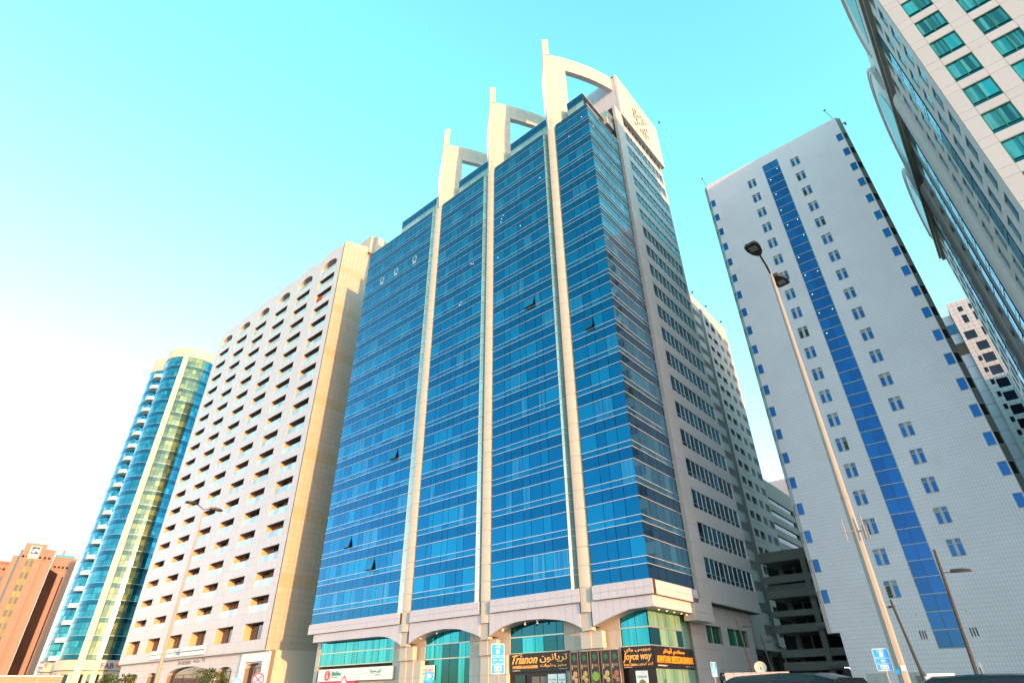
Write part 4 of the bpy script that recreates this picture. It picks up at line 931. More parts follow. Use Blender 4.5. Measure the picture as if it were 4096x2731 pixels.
pieces(rt, 'bay_pane', gp, jit=.15, limit=240); pieces(rt, 'bay_mullion', gm_, limit=240)
b = MB()
for y in (64.6, 83.6):     # round piers beside the balcony recesses
    b.plan([(9.31+.0, y-1.5)] + [(9.31-.6*math.sin(PI*i/10), y-1.5*math.cos(PI*i/10)) for i in range(1, 10)] + [(9.31, y+1.5)], 0, 63.6, SIDE)
b.build('round_pier', rt)
b = MB()
for y0, y1 in rec:
    for k in KR: z = RJ0+RZ*k; b.prism(FX(9.31), [(y0-.0, z-3.3), (y1, z-3.3), (y1, z-2.75), (y0, z-2.75)], .02, .5, SIDE)
b.build('balcony_parapet', rt)
b = MB(); b.box(RL, -105.2, -47.2, 64.0, 64.5, 0, .45, TAUPE); b.box(RL, -105.2, -47.2, 64.5, 64.9, 0, .75, TAUPE); b.build('cornice', rt)
# gables: arched crowns standing a little proud of the upper wall
for (yc, hwid, base, peak) in ((54.5, 8.2, 72.0, 81.0), (77.0, 9.6, 70.5, 79.8), (97.2, 7.4, 69.5, 77.4)):
    n = 14; m = MB(); g = MB(); rim = MB()
    arc = [(-(yc-hwid*math.cos(PI*i/n)), base+(peak-base)*math.sin(PI*i/n)**.8) for i in range(n+1)]
    arc = arc[::-1]
    for (a, za), (c, zc) in zip(arc, arc[1:]):
        m.prism(RL, [(a, 65.1), (c, 65.1), (c, zc), (a, za)], -.8, .25, SIDE)
        rim.prism(RL, [(a, za-.45), (c, zc-.45), (c, zc+.1), (a, za+.1)], .251, .5, WST); rim.prism(RL, [(a, za-1.05), (c, zc-1.05), (c, zc-.7), (a, za-.7)], .251, .4, WST)
    gb = m.build('gable', rt); rim.build('gable_moulding', gb)
    ar2 = [(yc-(hwid*.62)*math.cos(PI*i/10), base-2+(peak-base-.6)*math.sin(PI*i/10)) for i in range(11)]
    g.prism(FXL(9.31), [(-y, z) for y, z in ar2][::-1] if False else [(-ar2[i][0], ar2[i][1]) for i in range(10, -1, -1)], .26, .3, DKG); g.build('arched_window', gb)
b = MB(); b.box(FY(105), 24, 60, 0, 60, -55, 0, WREN if 'WREN' in globals() else WST); b.build('sun_blocker', rt)  # unseen block added behind the tower to keep sun off the grey office block
# parapet of the front corner
b = MB(); b.box(FY(46.0), 9.31, 29, RJ0+RZ*23, 84, -.4, 0, WST); b.build('parapet', rt)

# ================================================================== buildings further back
wb = thing('balcony_tower', 'white tower with paired balconies and two arches, behind the banded wing', 'apartment tower', (-40, 108, 0))
X3 = -33.5; KX = 1.4; F3 = FX(X3); WREN = mat('white_render', (.36, .345, .35), .7, noise=.04, nscale=.3)
zf = lambda z: (z-1.6)*KX+1.6
holes = []; PH3 = 2.297*KX
ZT = zf(51.6)
for k in range(20):
    z1 = zf(51.45)-PH3*k
    if z1 < 8: break
    holes.append((75.9*KX, 77.5*KX, z1-2.15, z1)); holes.append((78.15*KX, 79.8*KX, z1-2.15, z1))
    holes += [(71.6*KX, 73.9*KX, z1-1.4, z1+.1), (80.95*KX, 82.25*KX, z1-1.4, z1+.05), (83.3*KX, 85.1*KX, z1-1.4, z1+.05)]
b = MB(); ug = sorted(set([68*KX, 85.45*KX] + [h[0] for h in holes] + [h[1] for h in holes]))
for i in range(len(ug)-1):
    hh = sorted([h for h in holes if h[0] <= ug[i]+1e-6 and h[1] >= ug[i+1]-1e-6], key=lambda h: h[2]); z = zf(5.3)
    for h in hh: b.box(F3, ug[i], ug[i+1], z, h[2], -.8, 0, WREN); z = h[3]
    b.box(F3, ug[i], ug[i+1], z, zf(54.25), -.8, 0, WREN)
b.build('wall', wb)
b = MB(); b.box(FX(X3-1.0), 68*KX, 85.4*KX, zf(5.4), zf(54), -12, -.6, DARK); b.box(F3, 68*KX, 85.45*KX, zf(5.3), zf(5.4), -14, -.01, WREN); b.build('core', wb)
b = MB(); b.box(F3, 74.15*KX, 74.9*KX, zf(5.8), zf(52.5), 0, .5, WREN); b.box(F3, 74.9*KX, 80.2*KX, zf(5.7), zf(6.1), 0, .5, WREN); b.build('rib', wb)
wp, rp = [], []
for (a, c, z0, z1) in holes:
    if c-a < 2.4 and 75*KX < a < 80*KX and z1-z0 > 2:
        rp.append((F3, a, c, z0+.0, z0+.75, -.15, .05, WREN)); wp.append((FX(X3-.75), a+.1, c-.1, z0, z1, -.05, 0, DKG))
    else:
        n = 3 if c-a < 2.2 else 4
        for j in range(n): wp.append((FX(X3-.3), a+(c-a)*j/n+.08, a+(c-a)*(j+1)/n-.08, z0, z1, -.05, 0, DKG)); rp.append((FX(X3), a+(c-a)*(j+1)/n-.06, a+(c-a)*(j+1)/n+.06, z0, z1, -.3, -.02, WREN))
pieces(wb, 'window_pane', wp, jit=.4); pieces(wb, 'balcony_front', rp)
for a, c in ((75.9*KX, 77.5*KX), (78.15*KX, 79.8*KX)):
    m = MB(); cx, rr = (a+c)/2, (c-a)/2; z = zf(51.45); n = 10
    arc = [(cx+rr*math.cos(PI*(1-i/n)), z+rr*math.sin(PI*i/n)) for i in range(n+1)]
    m.prism(FX(X3), arc, .0, .03, BLACKW); m.build('arch_head', wb)
b = MB()
for y in (97.5, 104, 111): b.box(FX(X3-1.5), y, y+1.0, 0, zf(5.3), -1.0, 0, CONCD)
b.box(FX(X3-6), 68*KX, 120, 0, zf(5.3), -1, 0, DARK); b.build('column', wb)
for y in (101.5, 108.5, 117): m = MB(); m.box(FX(X3), y, y+.15, zf(54.25), zf(54.25)+.9, -.3, -.2, DMETAL); m.ball((X3+.3, y, zf(54.25)+.9), .25, DMETAL); m.build('roof_lamp', wb)

mb_ = thing('office_block', 'grey office block with dark ribbon windows seen in the gap beside the tiled tower', 'office block', (-45, 135, 0))
DEEPB = mat('deep_blue_glass', (.006, .035, .09), .08, metal=.15, spec=.3, var=.3)
GR = mat('weathered_render', (.27, .26, .25), .8, noise=.08, nscale=.2)
b = MB(); F4 = FX(-36.0); zz = [37.4-2.72*k for k in range(12)]
for i, z in enumerate(zz): b.box(F4, 122, 149, z-2.72, z-1.25, -.6, 0, GR)
b.box(F4, 122, 149, 37.4, 41.3, -.6, 0, GR); b.box(F4, 145.5, 149, 0, 37.4, -.6, .12, GR); b.box(F4, 122, 149, 0, 41.2, -16, -.7, DARK); b.build('wall', mb_)
pieces(mb_, 'ribbon_pane', [(FX(-36.25), 122.05+1.6*j, 123.6+1.6*j, z-1.25, z, -.05, 0, DEEPB) for z in zz for j in range(14)], jit=.3)
pieces(mb_, 'small_window', [(F4, 146.3, 147.2, z-1.2, z-.2, .12, .16, GDARK) for z in zz])

wt = thing('distant_white_tower', 'distant pale gridded tower top peeping over the grey office block', 'tower', (-50, 195, 0))
b = MB(); b.plan([(-53.5, 190), (-30, 190), (-30, 215), (-53.5, 215)], 0, 58.9, WREN); b.build('wall', wt)
pieces(wt, 'wall_panel', [(FY(189.95), u, u+1.15, z, z+1.15, 0, .06, CLADB) for u in [-53.4+1.2*i for i in range(16)] for z in [48+1.2*k for k in range(9)]], limit=120)

pk = thing('parking_structure', 'dark concrete parking decks with rounded slab edges beside the tiled tower', 'parking structure', (-28, 90, 0))
PY = 88; FP_ = FY(PY); X0, X1 = -28, -19.4
def pzz(el): return CAM_H + math.tan(R(el))*PY/math.cos(R(-14.9))
b = MB()
for e0, e1 in ((9.62, 10.45), (7.9, 8.5), (6.75, 7.35), (5.3, 5.75), (4.1, 4.7), (2.3, 2.85), (1.35, 1.95)):
    b.box(FP_, X0, X1, pzz(e0), pzz(e1), -9, 0, CONC)
b.box(FP_, X0, X1, pzz(7.35), pzz(7.75), -.3, -.1, CONCD)
pk_s = b.build('deck', pk)
b = MB()
for e in (6.8, 4.4, 1.6): b.tube([(-22.5, PY-.2, pzz(e)), (-18.4, PY-.6, pzz(e))], .45, CONC, 12)
b.build('rounded_edge', pk)
b = MB(); b.box(FP_, -22.6, -21.9, 0, pzz(9.7), -.8, .1, CONC); b.box(FP_, -27, -26.3, 0, pzz(9.7), -5, -4.3, CONC); b.box(FY(PY+5), -25.2, -24.9, 0, pzz(9.6), -.3, 0, CONC); b.build('column', pk)
b = MB(); b.box(FP_, X0-2, -17, 0, pzz(10.3), -10, -9.1, DARK); b.build('back_wall', pk)
# low link block under it (street frontage)
m = MB(); m.box(FY(86.8), -28, -17.5, 0, 3.2, -.4, 0, DARK); m.build('shop_recess', pk)
text(pk, 'lettering', arabic('مقهى'), FY(86.8), -25.0, -23.6, 2.9, 3.3, .01, LIT, .03)

fw = thing('checkered_tower', 'white panelled tower with black square windows at the far right', 'office tower', (18, 155, 0))
FW = FY(150.0)
SQ = [(10.65, 11.6, 76.0, 77.3), (12.78, 13.72, 76.0, 77.35), (10.67, 11.67, 72.88, 75.0), (12.88, 13.75, 72.85, 75.1), (9.57, 11.66, 68.73, 70.82), (12.87, 13.78, 68.75, 70.9)]
z = 65.5
for k in range(16):
    SQ.append((10.68, 12.74, z-3.15*k, z-3.15*k+2.1)); SQ.append((9.78, 10.47, 63.1-2.95*k, 64.3-2.95*k))
    SQ.append((13.9, 15.6, z-3.15*k, z-3.15*k+2.1))
panels(fw, 'wall_panel', FW, lin(9.0, 20.0, 1.0), lin(10, 78.9, 1.03), SQ, -.08, 0, mat('pink_white_panel', (.52, .50, .51), .45, var=.02), gap=.05, bd=.3)
pieces(fw, 'window_pane', [(FY(150.2), a, c, z0, z1, -.05, 0, mat('black_glass', (.01, .013, .03), .06, metal=.2, var=.5)) for a, c, z0, z1 in SQ])
b = MB(); b.plan([(9.1, 150.5), (25, 150.5), (25, 170), (9.1, 170)], 0, 78.8, DARK); b.plan([(7.2, 151), (9.1, 151), (9.1, 168), (7.2, 168)], 68.9, 76.2, WREN); b.build('core', fw)
pieces(fw, 'side_panel', [(FY(150.6), 6.4+.0, 8.95, 10+3.1*k, 13.0+3.1*k, -.6, 0, CLADB) for k in range(18)])
pieces(fw, 'side_panel', [(FY(150.9), 7.2+.58*i, 7.76+.58*i, 68.9+1.25*k, 70.1+1.25*k, -.1, 0, CLADB) for i in range(3) for k in range(6) if k not in (2, 3)])
m = MB(); m.box(FY(150.85), 7.25, 8.95, 71.5, 73.9, -.1, .05, GDARK); m.build('bridge_window', fw)
b = MB()
for x in (6.2, 7.2, 8.2): b.tube([(x, 150.3, 76.2), (x-.5, 150, 78.4), (x+.9, 150, 78.2)], .07, WHITEP, 5)
b.build('roof_gantry', fw)

# ================================================================== shop signs on the glass tower's podium
def signboard(lbl, fr, u0, u1, z0, z1, m, d0=-.25, d1=.0, name='shop_sign', cat='shop sign', grp=None):
    p = fr.P(u0, 0, d1); t = thing(name, lbl, cat, (p.x, p.y, z0), grp); b = MB(); b.box(fr, u0, u1, z0, z1, d0, d1, m); b.build('board', t); return t
S3 = FY(47.1)
t = signboard('black shop sign with gold script over the middle bay of the blue tower', S3, -40.39, -33.45, 3.34, 4.86, BLACKS)
text(t, 'lettering', 'Trianon', S3, -40.2, -37.1, 4.0, 4.74, .0, GOLD, .05, .45, .012); m = MB(); m.prism(S3, [(-40.2, 4.68), (-38.9, 4.77), (-38.9, 4.81), (-40.1, 4.74)], 0, .05, GOLD); m.build('flourish', t)
text(t, 'lettering', 'PATISSERIE & BOULANGERIE', S3, -40.1, -37.1, 3.62, 3.86, 0, GOLD, .04, 0, .012)
text(t, 'lettering', arabic('تريانون'), S3, -36.8, -33.65, 4.02, 4.74, 0, GOLD, .05, 0, .01); text(t, 'lettering', arabic('مخبز وحلويات'), S3, -36.75, -33.8, 3.64, 3.94, 0, GOLD, .04, 0, .008)
text(t, 'lettering', 'SOLE PROPRIETORSHIP L.L.C', S3, -40.15, -39.2, 3.43, 3.5, 0, WHITEP, .01); text(t, 'lettering', arabic('شركة الشخص الواحد').replace('ش', 'ﺷ'), S3, -34.7, -33.7, 3.46, 3.55, 0, WHITEP, .01)
S4 = FY(47.05)
t = signboard('black shop sign with gold brush lettering on the street side of the tower corner', S4, -28.02, -25.06, 3.3, 4.86, BLACKS)
text(t, 'lettering', arabic('جويس واي'), S4, -27.7, -25.2, 4.4, 4.76, 0, GOLD, .04, 0, .008); text(t, 'lettering', 'Joyce way', S4, -27.9, -25.2, 3.72, 4.42, 0, GOLD, .05, .3, .012)
text(t, 'lettering', 'Keto Cuisine', S4, -27.88, -26.6, 3.46, 3.66, 0, GOLD, .03, 0, .01); text(t, 'lettering', arabic('كيتو كويزين'), S4, -26.5, -25.15, 3.46, 3.68, 0, GOLD, .03, 0, .006)
text(t, 'lettering', 'SOLE PROPRIETORSHIP', S4, -27.88, -27.1, 3.34, 3.4, 0, WHITEP, .01)
S5 = FX(-25.0)
t = signboard('black restaurant sign with large orange block letters on the side of the tower corner', S5, 47.1, 54.4, 3.3, 4.84, BLACKS)
text(t, 'lettering', 'AWTAR RESTAURANT', S5, 47.45, 54.15, 3.64, 4.16, .0, ORANGE, .07, 0, .0); text(t, 'lettering', arabic('مطعم أوتار'), S5, 48.6, 52.6, 4.26, 4.74, 0, ORANGE, .05, 0, .012)
text(t, 'lettering', 'SOLE PROPRIETORSHIP L.L.C', S5, 47.5, 49.2, 3.4, 3.5, 0, WHITEP, .01); text(t, 'lettering', arabic('الواحد ذ م م').replace('ذ', 'ﺫ'), S5, 52.6, 54.1, 3.4, 3.5, 0, WHITEP, .01)
# pharmacy
S1 = FY(46.9)
t = signboard('long white pharmacy sign with round red emblem under the leftmost bay of the blue tower', S1, -72.5, -57.9, 3.2, 4.5, WHITEP)
REDB = mat('red_emblem', (.62, .02, .02), .4); TGR = mat('sign_teal', (.03, .26, .22), .5)
m = MB(); disc(m, S1, -70.4, 3.82, .52, 0, .08, REDB, 24); m.build('emblem', t)
ribbon(t, 'emblem_stroke', S1, [(-70.3, 4.2), (-70.5, 3.95), (-70.6, 3.65), (-70.45, 3.5), (-70.2, 3.6), (-70.25, 3.82), (-70.5, 3.8)], .1, .085, WHITEP)
text(t, 'lettering', 'BinSina', S1, -69.5, -67.6, 3.78, 4.25, 0, TGR, .05, 0, .01); text(t, 'lettering', 'Pharmacy', S1, -69.5, -68.3, 3.5, 3.68, 0, TGR, .03); text(t, 'lettering', arabic('ابن سينا'), S1, -61.8, -59.9, 3.85, 4.32, 0, TGR, .05); text(t, 'lettering', arabic('صيدلية'), S1, -60.9, -59.9, 3.6, 3.75, 0, TGR, .03)
ribbon(t, 'swirl_line', S1, [(-72.2+.7*i, 4.1+.28*math.sin(i*.55)-.03*i) for i in range(20)], .02, .004, BEIGE, .004); ribbon(t, 'swirl_line', S1, [(-72.2+.7*i, 3.45+.2*math.sin(i*.4+3)+.02*i) for i in range(20)], .02, .004, BEIGE, .004)
PINK = mat('pink_print', (.62, .03, .14), .5)
t = signboard('pink shop window banner below the white pharmacy sign', S1, -72.5, -64.8, 2.3, 3.18, PINK, -.15, -.05, 'window_banner', 'banner')
for i in range(5): text(t, 'lettering', ['Skin Care', 'Baby', 'Vitamins', 'Beauty', 'Care'][i], S1, -72.2+i*1.5, -71.3+i*1.5, 2.75, 2.95, -.05, WHITEP, .005)
# for-rent notice
t = signboard('white and red for rent notice on the second bay from the left', FY(47.3), -53.0, -51.3, 3.0, 4.35, WHITEP, 0, .04, 'rental_notice', 'notice')
F_ = FY(47.26); text(t, 'lettering', arabic('للايجار').replace('لإ', ''), F_, -52.8, -51.6, 4.1, 4.28, .0, REDB, .004); text(t, 'lettering', 'FOR RENT', F_, -52.9, -51.4, 3.78, 4.02, .0, REDB, .004, 0, .02)
m = MB(); m.box(F_, -53, -51.3, 3.5, 3.68, 0, .004, mat('orange_print', (.8, .2, .02), .5)); m.build('print_band', t); text(t, 'lettering', '050 6412112', F_, -52.9, -51.4, 3.08, 3.28, 0, LT, .004, 0, .02)
# narrow menu banners
PURP = mat('banner_brown', (.035, .02, .025), .5); FRM = mat('banner_gold_line', (.45, .33, .16), .5); GRP = mat('leaf_print', (.02, .16, .06), .6)
foods = [mat('food_print_%s' % n, c, .7, noise=.5, nscale=9) for n, c in (('wrap', (.45, .30, .16)), ('salad', (.42, .32, .12)), ('herbs', (.16, .34, .05)), ('rice', (.40, .36, .12)), ('dessert', (.30, .14, .09)))]
for i in range(5):
    u = (-33.0, -31.97, -30.87, -29.77, -28.85)[i]; fr = FY(46.45 + .03*(i % 2)); 
    t = signboard(['dark menu banner, first from the left beside the middle shop', 'dark menu banner, second from the left beside the middle shop', 'dark menu banner with green food, middle of the five', 'dark menu banner with yellow food, fourth from the left', 'dark menu banner with brown dessert, fifth, beside the corner shop'][i], fr, u, u+.98 - (.14 if i == 4 else 0), 0.6, 4.7, PURP, -.12, 0, 'menu_banner', 'banner', 'menu banners between the two black shop signs')
    ribbon(t, 'border_line', fr, [(u+.1, .7), (u+.1, 4.6), (u+.18, 4.7), (u+.82, 4.7), (u+.9, 4.6), (u+.9, .7)], .03, .002, FRM, .004)
    m = MB()
    for (a, c, r) in ((.4, 4.25, .12), (.55, 4.35, .1), (.6, 4.15, .12), (.45, 4.05, .09)): disc(m, fr, u+a, c, r, .002, .006, GRP, 9)
    m.build('leaf_emblem', t)
    text(t, 'lettering', '100%', fr, u+.38, u+.8, 3.5, 3.68, .002, FRM, .003); m = MB(); m.box(fr, u+.2, u+.3, 3.35, 3.7, .002, .005, FRM); m.build('bottle_print', t)
    m = MB()
    for (a, c, r) in ((.55, 3.0, .22), (.32, 2.75, .17), (.6, 2.55, .2)) if i != 2 else ((.5, 2.8, .36), (.5, 2.2, .1), (.3, 2.3, .1)): disc(m, fr, u+a, c, r, .002, .008, foods[i], 10)
    m.build('food_print', t); text(t, 'lettering', ['VEGAN', 'DIET', 'HEALTHY', 'KETO', 'DESSERTS'][i], fr, u+.25, u+.75, 2.05, 2.2, .002, WHITEP, .003)
# dark shopfronts below the signs, with posters
m = MB(); m.box(FY(47.3), -40.7, -34.1, 0, 3.36, -.1, 0, BLACKW); m.build('shopfront', tower); m = MB(); m.box(FY(47.2), -28.1, -25.1, 0, 3.28, -.1, 0, BLACKW); m.build('shopfront', tower)
pieces(tower, 'shop_door', [(FY(47.2), a, a+.85, .1, 2.95, -.04, 0, CONCD) for a in (-37.9, -36.9)] + [(FY(47.2), -39.9, -38.7, .1, 3.1, -.04, 0, GDARK)])
OLV = mat('olive_print', (.22, .24, .04), .6)
for i, (fr, a, c) in enumerate(((FY(47.1), -35.95, -34.95), (FY(47.1), -34.85, -34.0), (FY(47.1), -26.9, -25.8))):
    t = signboard(['white and olive coming soon poster, left pane of the middle shop', 'white and olive coming soon poster, right pane of the middle shop', 'white and olive coming soon poster in the corner shop'][i], fr, a, c, .8, 3.1, WHITEP, -.03, 0, 'poster', 'poster')
    m = MB(); disc(m, fr, (a+c)/2, 1.5, 1.0, 0.001, .004, OLV, 16, ru=(c-a)*.49); m.build('print_shape', t); text(t, 'lettering', ['Coming', 'Soon', 'Coming soon'][i], fr, a+.1, c-.1, 2.55, 2.8, .001, GTEALD, .004, .3)

# ================================================================== street furniture
LAMPG = mat('lamp_body', (.02, .015, .013), .5); POLE = mat('painted_pole', (.27, .25, .23), .55, noise=.08, nscale=3); LED = mat('led_lens', (.30, .32, .30), .3)
def lamp_head(t, c, dirx, diry, L_, Wd, roll=0.):
    """flat shield-shaped LED head, pointed at the pole."""
    u = Vector((dirx, diry, 0)).normalized(); v = Vector((-u.y, u.x, 0)); out = [(0, .16), (.25, .38), (.6, .5), (.93, .46), (1, .34), (1, -.34), (.93, -.46), (.6, -.5), (.25, -.38), (0, -.16)]
    c = Vector(c); up = Vector((0, 0, 1)); vs = [c + u*(a*L_) + v*(b_*Wd) - up*.035 for a, b_ in out] + [c + u*(a*L_*.97) + v*(b_*Wd*.9) + up*(.09 if a < .9 else .05) for a, b_ in out]; n = len(out)
    m = MB(); m.add(vs, [tuple(range(n)), tuple(range(2*n-1, n-1, -1))] + [(i, n+i, n+(i+1) % n, (i+1) % n) for i in range(n)], LAMPG); h = m.build('lamp_head', t)
    m = MB(); vs = [c + u*(a*L_) + v*(b_*Wd) - up*.045 for a, b_ in ((.45, .24), (.8, .27), (.8, -.27), (.45, -.24))]; vs += [p + up*.012 for p in vs]; m.add(vs, BOXF, LED); m.build('led_panel', h)
# tall lamp in front of the tiled tower
px0, py0 = az_pt(-9.5, 15.2)
t = thing('street_lamp', 'tall octagonal twin-head street lamp in front of the tiled tower', 'street lamp', (px0, py0, 0), 'street lamps')
m = MB(); m.tube([(px0, py0, 0), (px0, py0, .5), (px0, py0, 5.4), (px0, py0, 11.95)], [.125, .105, .083, .046], POLE, 8); m.build('pole', t)
m = MB(); m.tube([(px0, py0, 5.37), (px0, py0, 5.44)], .092, POLE, 8); m.build('collar', t); m = MB(); m.tube([(px0, py0, 11.9), (px0, py0, 12.25)], .035, POLE, 8); m.build('spigot', t)
m = MB(); m.tube([(px0-.01, py0-.7, 12.42), (px0, py0-.25, 12.25), (px0, py0, 12.1), (px0, py0+.25, 12.22), (px0+.01, py0+.6, 12.38)], .03, LAMPG, 8); m.build('arm', t)
lamp_head(t, (px0-.01, py0-.68, 12.42), -.08, -1, .66, .40); lamp_head(t, (px0+.01, py0+.58, 12.38), .10, 1, .66, .40)
m = MB(); m.tube([(px0-.2, py0-.1, 4.62), (px0+.22, py0-.02, 4.62)], .018, POLE, 6); m.build('banner_bracket', t)
for dx_ in (-.2, .2): m = MB(); m.tube([(px0+dx_, py0-.1, 4.42), (px0+dx_, py0-.1, 4.92)], .014, POLE, 6); m.build('bracket_bar', t)
m = MB(); m.box(Fr(px0, py0-.06, 1, -.15), .16, .26, 4.42, 4.72, -.01, .01, POLE); m.build('bracket_plate', t)
fr = Fr(px0, py0, 1, .18); m = MB(); m.box(fr, .0, .085, 1.9, 2.0, .1, .105, WHITEP); m.build('sticker', t); m = MB(); m.box(fr, -.12, -.04, 1.85, 1.93, .1, .105, BLUES); m.build('sticker', t)
m = MB(); m.box(fr, .0, .05, 1.62, 1.7, .112, .117, mat('yellow_sticker', (.75, .42, .02), .5)); m.build('sticker', t)
# thin lamp before the white block
qx, qy = az_pt(-69.08, 41.8)
t = thing('street_lamp', 'slim twin-head street lamp standing before the white balcony block', 'street lamp', (qx, qy, 0), 'street lamps')
m = MB(); m.tube([(qx, qy, 0), (qx, qy, 6), (qx, qy, 12)], [.13, .09, .05], POLE, 10); m.build('pole', t)
m = MB(); m.tube([(qx, qy-.5, 12.25), (qx, qy, 12.0), (qx, qy+.4, 12.15)], .03, LAMPG, 8); m.build('arm', t)
lamp_head(t, (qx, qy-.45, 12.25), 0, -1, .8, .4); lamp_head(t, (qx, qy+.35, 12.15), 0, 1, .8, .4)
# low dark lamps
def dark_lamp(lbl, b0, b1, arm, hl=.7):
    t = thing('park_lamp', lbl, 'street lamp', b0, 'dark garden lamps'); m = MB(); m.tube([b0, b1], [.075, .05], LAMPG, 8); m.build('pole', t)
    a0 = Vector(b0).lerp(Vector(b1), arm); c = a0 + Vector((.28, .1, .02)); m = MB(); m.tube([a0, c], .016, LAMPG, 6); m.build('arm', t)
    lamp_head(t, c, 1, .25, hl, .2)
x0, y0 = az_pt(-5.12, 29); x1, y1 = az_pt(-4.57, 29.2)
dark_lamp('dark pole lamp leaning in front of the blue strip of the tiled tower', (x0, y0, 0), (x1, y1, 6.35), .86)
x0, y0 = az_pt(-8.02, 43); x1, y1 = az_pt(-8.68, 43.4)
t = thing('park_lamp', 'slim dark pole lamp just right of the tall street lamp', 'street lamp', (x0, y0, 0), 'dark garden lamps'); m = MB(); m.tube([(x0, y0, 0), (x1, y1, 6.15)], [.10, .06], LAMPG, 8); m.build('pole', t); lamp_head(t, (x1+.12, y1, 5.75), -1, 0, .4, .2)
for i, (a, e, lbl) in enumerate(((-20.3, 5.3, 'far dark pole lamp under the banded wing soffit'), (-18.65, 4.0, 'far dark pole lamp left of the parking decks'))):
    x0, y0 = az_pt(a+.4, 55); x1, y1 = az_pt(a-.3, 55); dark_lamp(lbl, (x0, y0, 0), (x1, y1, 1.6+55*math.tan(R(e))), .9, .8)
# blue parking signs
def parking_sign(lbl, az, d, w, z0, z1, both, yaw):
    x, y = az_pt(az, d); c = math.cos(R(yaw)); s_ = math.sin(R(yaw)); fr = Fr(x, y, c, s_)
    t = thing('parking_sign', lbl, 'road sign', (x, y, 0), 'blue parking signs'); h = z1-z0
    m = MB(); m.tube([(x+fr.n.x*-.05, y+fr.n.y*-.05, 0), (x+fr.n.x*-.05, y+fr.n.y*-.05, z1-.2)], .035, POLE, 10); m.build('post', t)
    r = .04; m = MB(); m.prism(fr, [(-w/2+r, z0), (w/2-r, z0), (w/2, z0+r), (w/2, z1-r), (w/2-r, z1), (-w/2+r, z1), (-w/2, z1-r), (-w/2, z0+r)], -.01, .0, WHITEP); m.build('backplate', t)
    q = .018; m = MB(); m.prism(fr, [(-w/2+r, z0+q), (w/2-r, z0+q), (w/2-q, z0+r), (w/2-q, z1-r), (w/2-r, z1-q), (-w/2+r, z1-q), (-w/2+q, z1-r), (-w/2+q, z0+r)], .0, .004, BLUES); m.build('face', t)
    text(t, 'lettering', arabic('مواقف'), fr, -w*.2, w*.2, z1-h*.09, z1-h*.04, .004, WHITEP, .002); text(t, 'lettering', 'MAWAQIF', fr, -w*.22, w*.22, z1-h*.145, z1-h*.105, .004, WHITEP, .002)
    m = MB(); zc = z1-h*.27; a = w*.13; m.prism(fr, [(-a*.8, zc-a), (a*.8, zc-a), (a*.8, zc+a*.3), (-a*.8, zc+a*.3)], .004, .007, WHITEP); m.prism(fr, [(-a*1.2, zc+a*.31), (a*1.2, zc+a*.31), (0, zc+a*1.5)], .004, .007, WHITEP); m.build('house_symbol', t)
    text(t, 'lettering', arabic('المتعاملين بتصاريح السكن فقط'), fr, -w*.44, w*.44, z1-h*.42, z1-h*.375, .004, WHITEP, .002); text(t, 'lettering', 'Resident Permit Only', fr, -w*.42, w*.42, z1-h*.475, z1-h*.43, .004, WHITEP, .002)
    m = MB(); zc = z1-h*.55; b_ = w*.07
    for sgn in ((-1, 1) if both else (-1,)):
        o_ = sgn*w*.22 if both else 0; pts = [(o_-sgn*w*.12, zc-b_*.4), (o_+sgn*w*.03, zc-b_*.4), (o_+sgn*w*.03, zc+b_*.4), (o_-sgn*w*.12, zc+b_*.4)]; tri = [(o_+sgn*w*.03, zc-b_), (o_+sgn*w*.14, zc), (o_+sgn*w*.03, zc+b_)]
        if sgn < 0: pts = pts[::-1]; tri = tri[::-1]
        m.prism(fr, pts, .004, .007, WHITEP); m.prism(fr, tri, .004, .0072, WHITEP)
    m.build('arrow', t)
    text(t, 'lettering', arabic('من ٩ ص الى ٨ ص').replace('ى', 'ﻰ'), fr, -w*.42, w*.42, z1-h*.66, z1-h*.62, .004, WHITEP, .002); text(t, 'lettering', 'From 9:00 PM To 8:00 AM', fr, -w*.42, w*.42, z1-h*.72, z1-h*.68, .004, WHITEP, .002)
    m = MB(); m.box(fr, -w*.25, w*.25, z0+h*.1, z0+h*.25, .004, .006, WHITEP); pl = m.build('tow_panel', t)
    m = MB(); m.prism(fr, [(-w*.22, z0+h*.13), (-w*.08, z0+h*.15), (-w*.06, z0+h*.18), (-w*.22, z0+h*.19)], .006, .008, BLACKW); m.build('tow_symbol', pl); m = MB(); m.box(fr, w*.06, w*.22, z0+h*.14, z0+h*.19, .006, .008, BLACKW); m.build('car_symbol', pl)
    text(t, 'lettering', 'Tow Zone', fr, -w*.2, w*.2, z0+h*.04, z0+h*.075, .004, WHITEP, .002)
parking_sign('tall blue parking sign with two arrows left of the black middle shop sign', -41.76, 29, .60, 2.37, 3.56, True, 43)
parking_sign('blue parking sign with one left arrow beside the tall street lamp', -10.52, 30, .58, 2.22, 3.0, False, 22)
parking_sign('small blue parking sign seen nearly edge on below the canopy', -23.17, 42, .62, 2.36, 3.14, True, 82)
parking_sign('blue parking sign seen edge on behind the right-hand car', -4.55, 33, .6, 1.6, 2.5, True, 98)
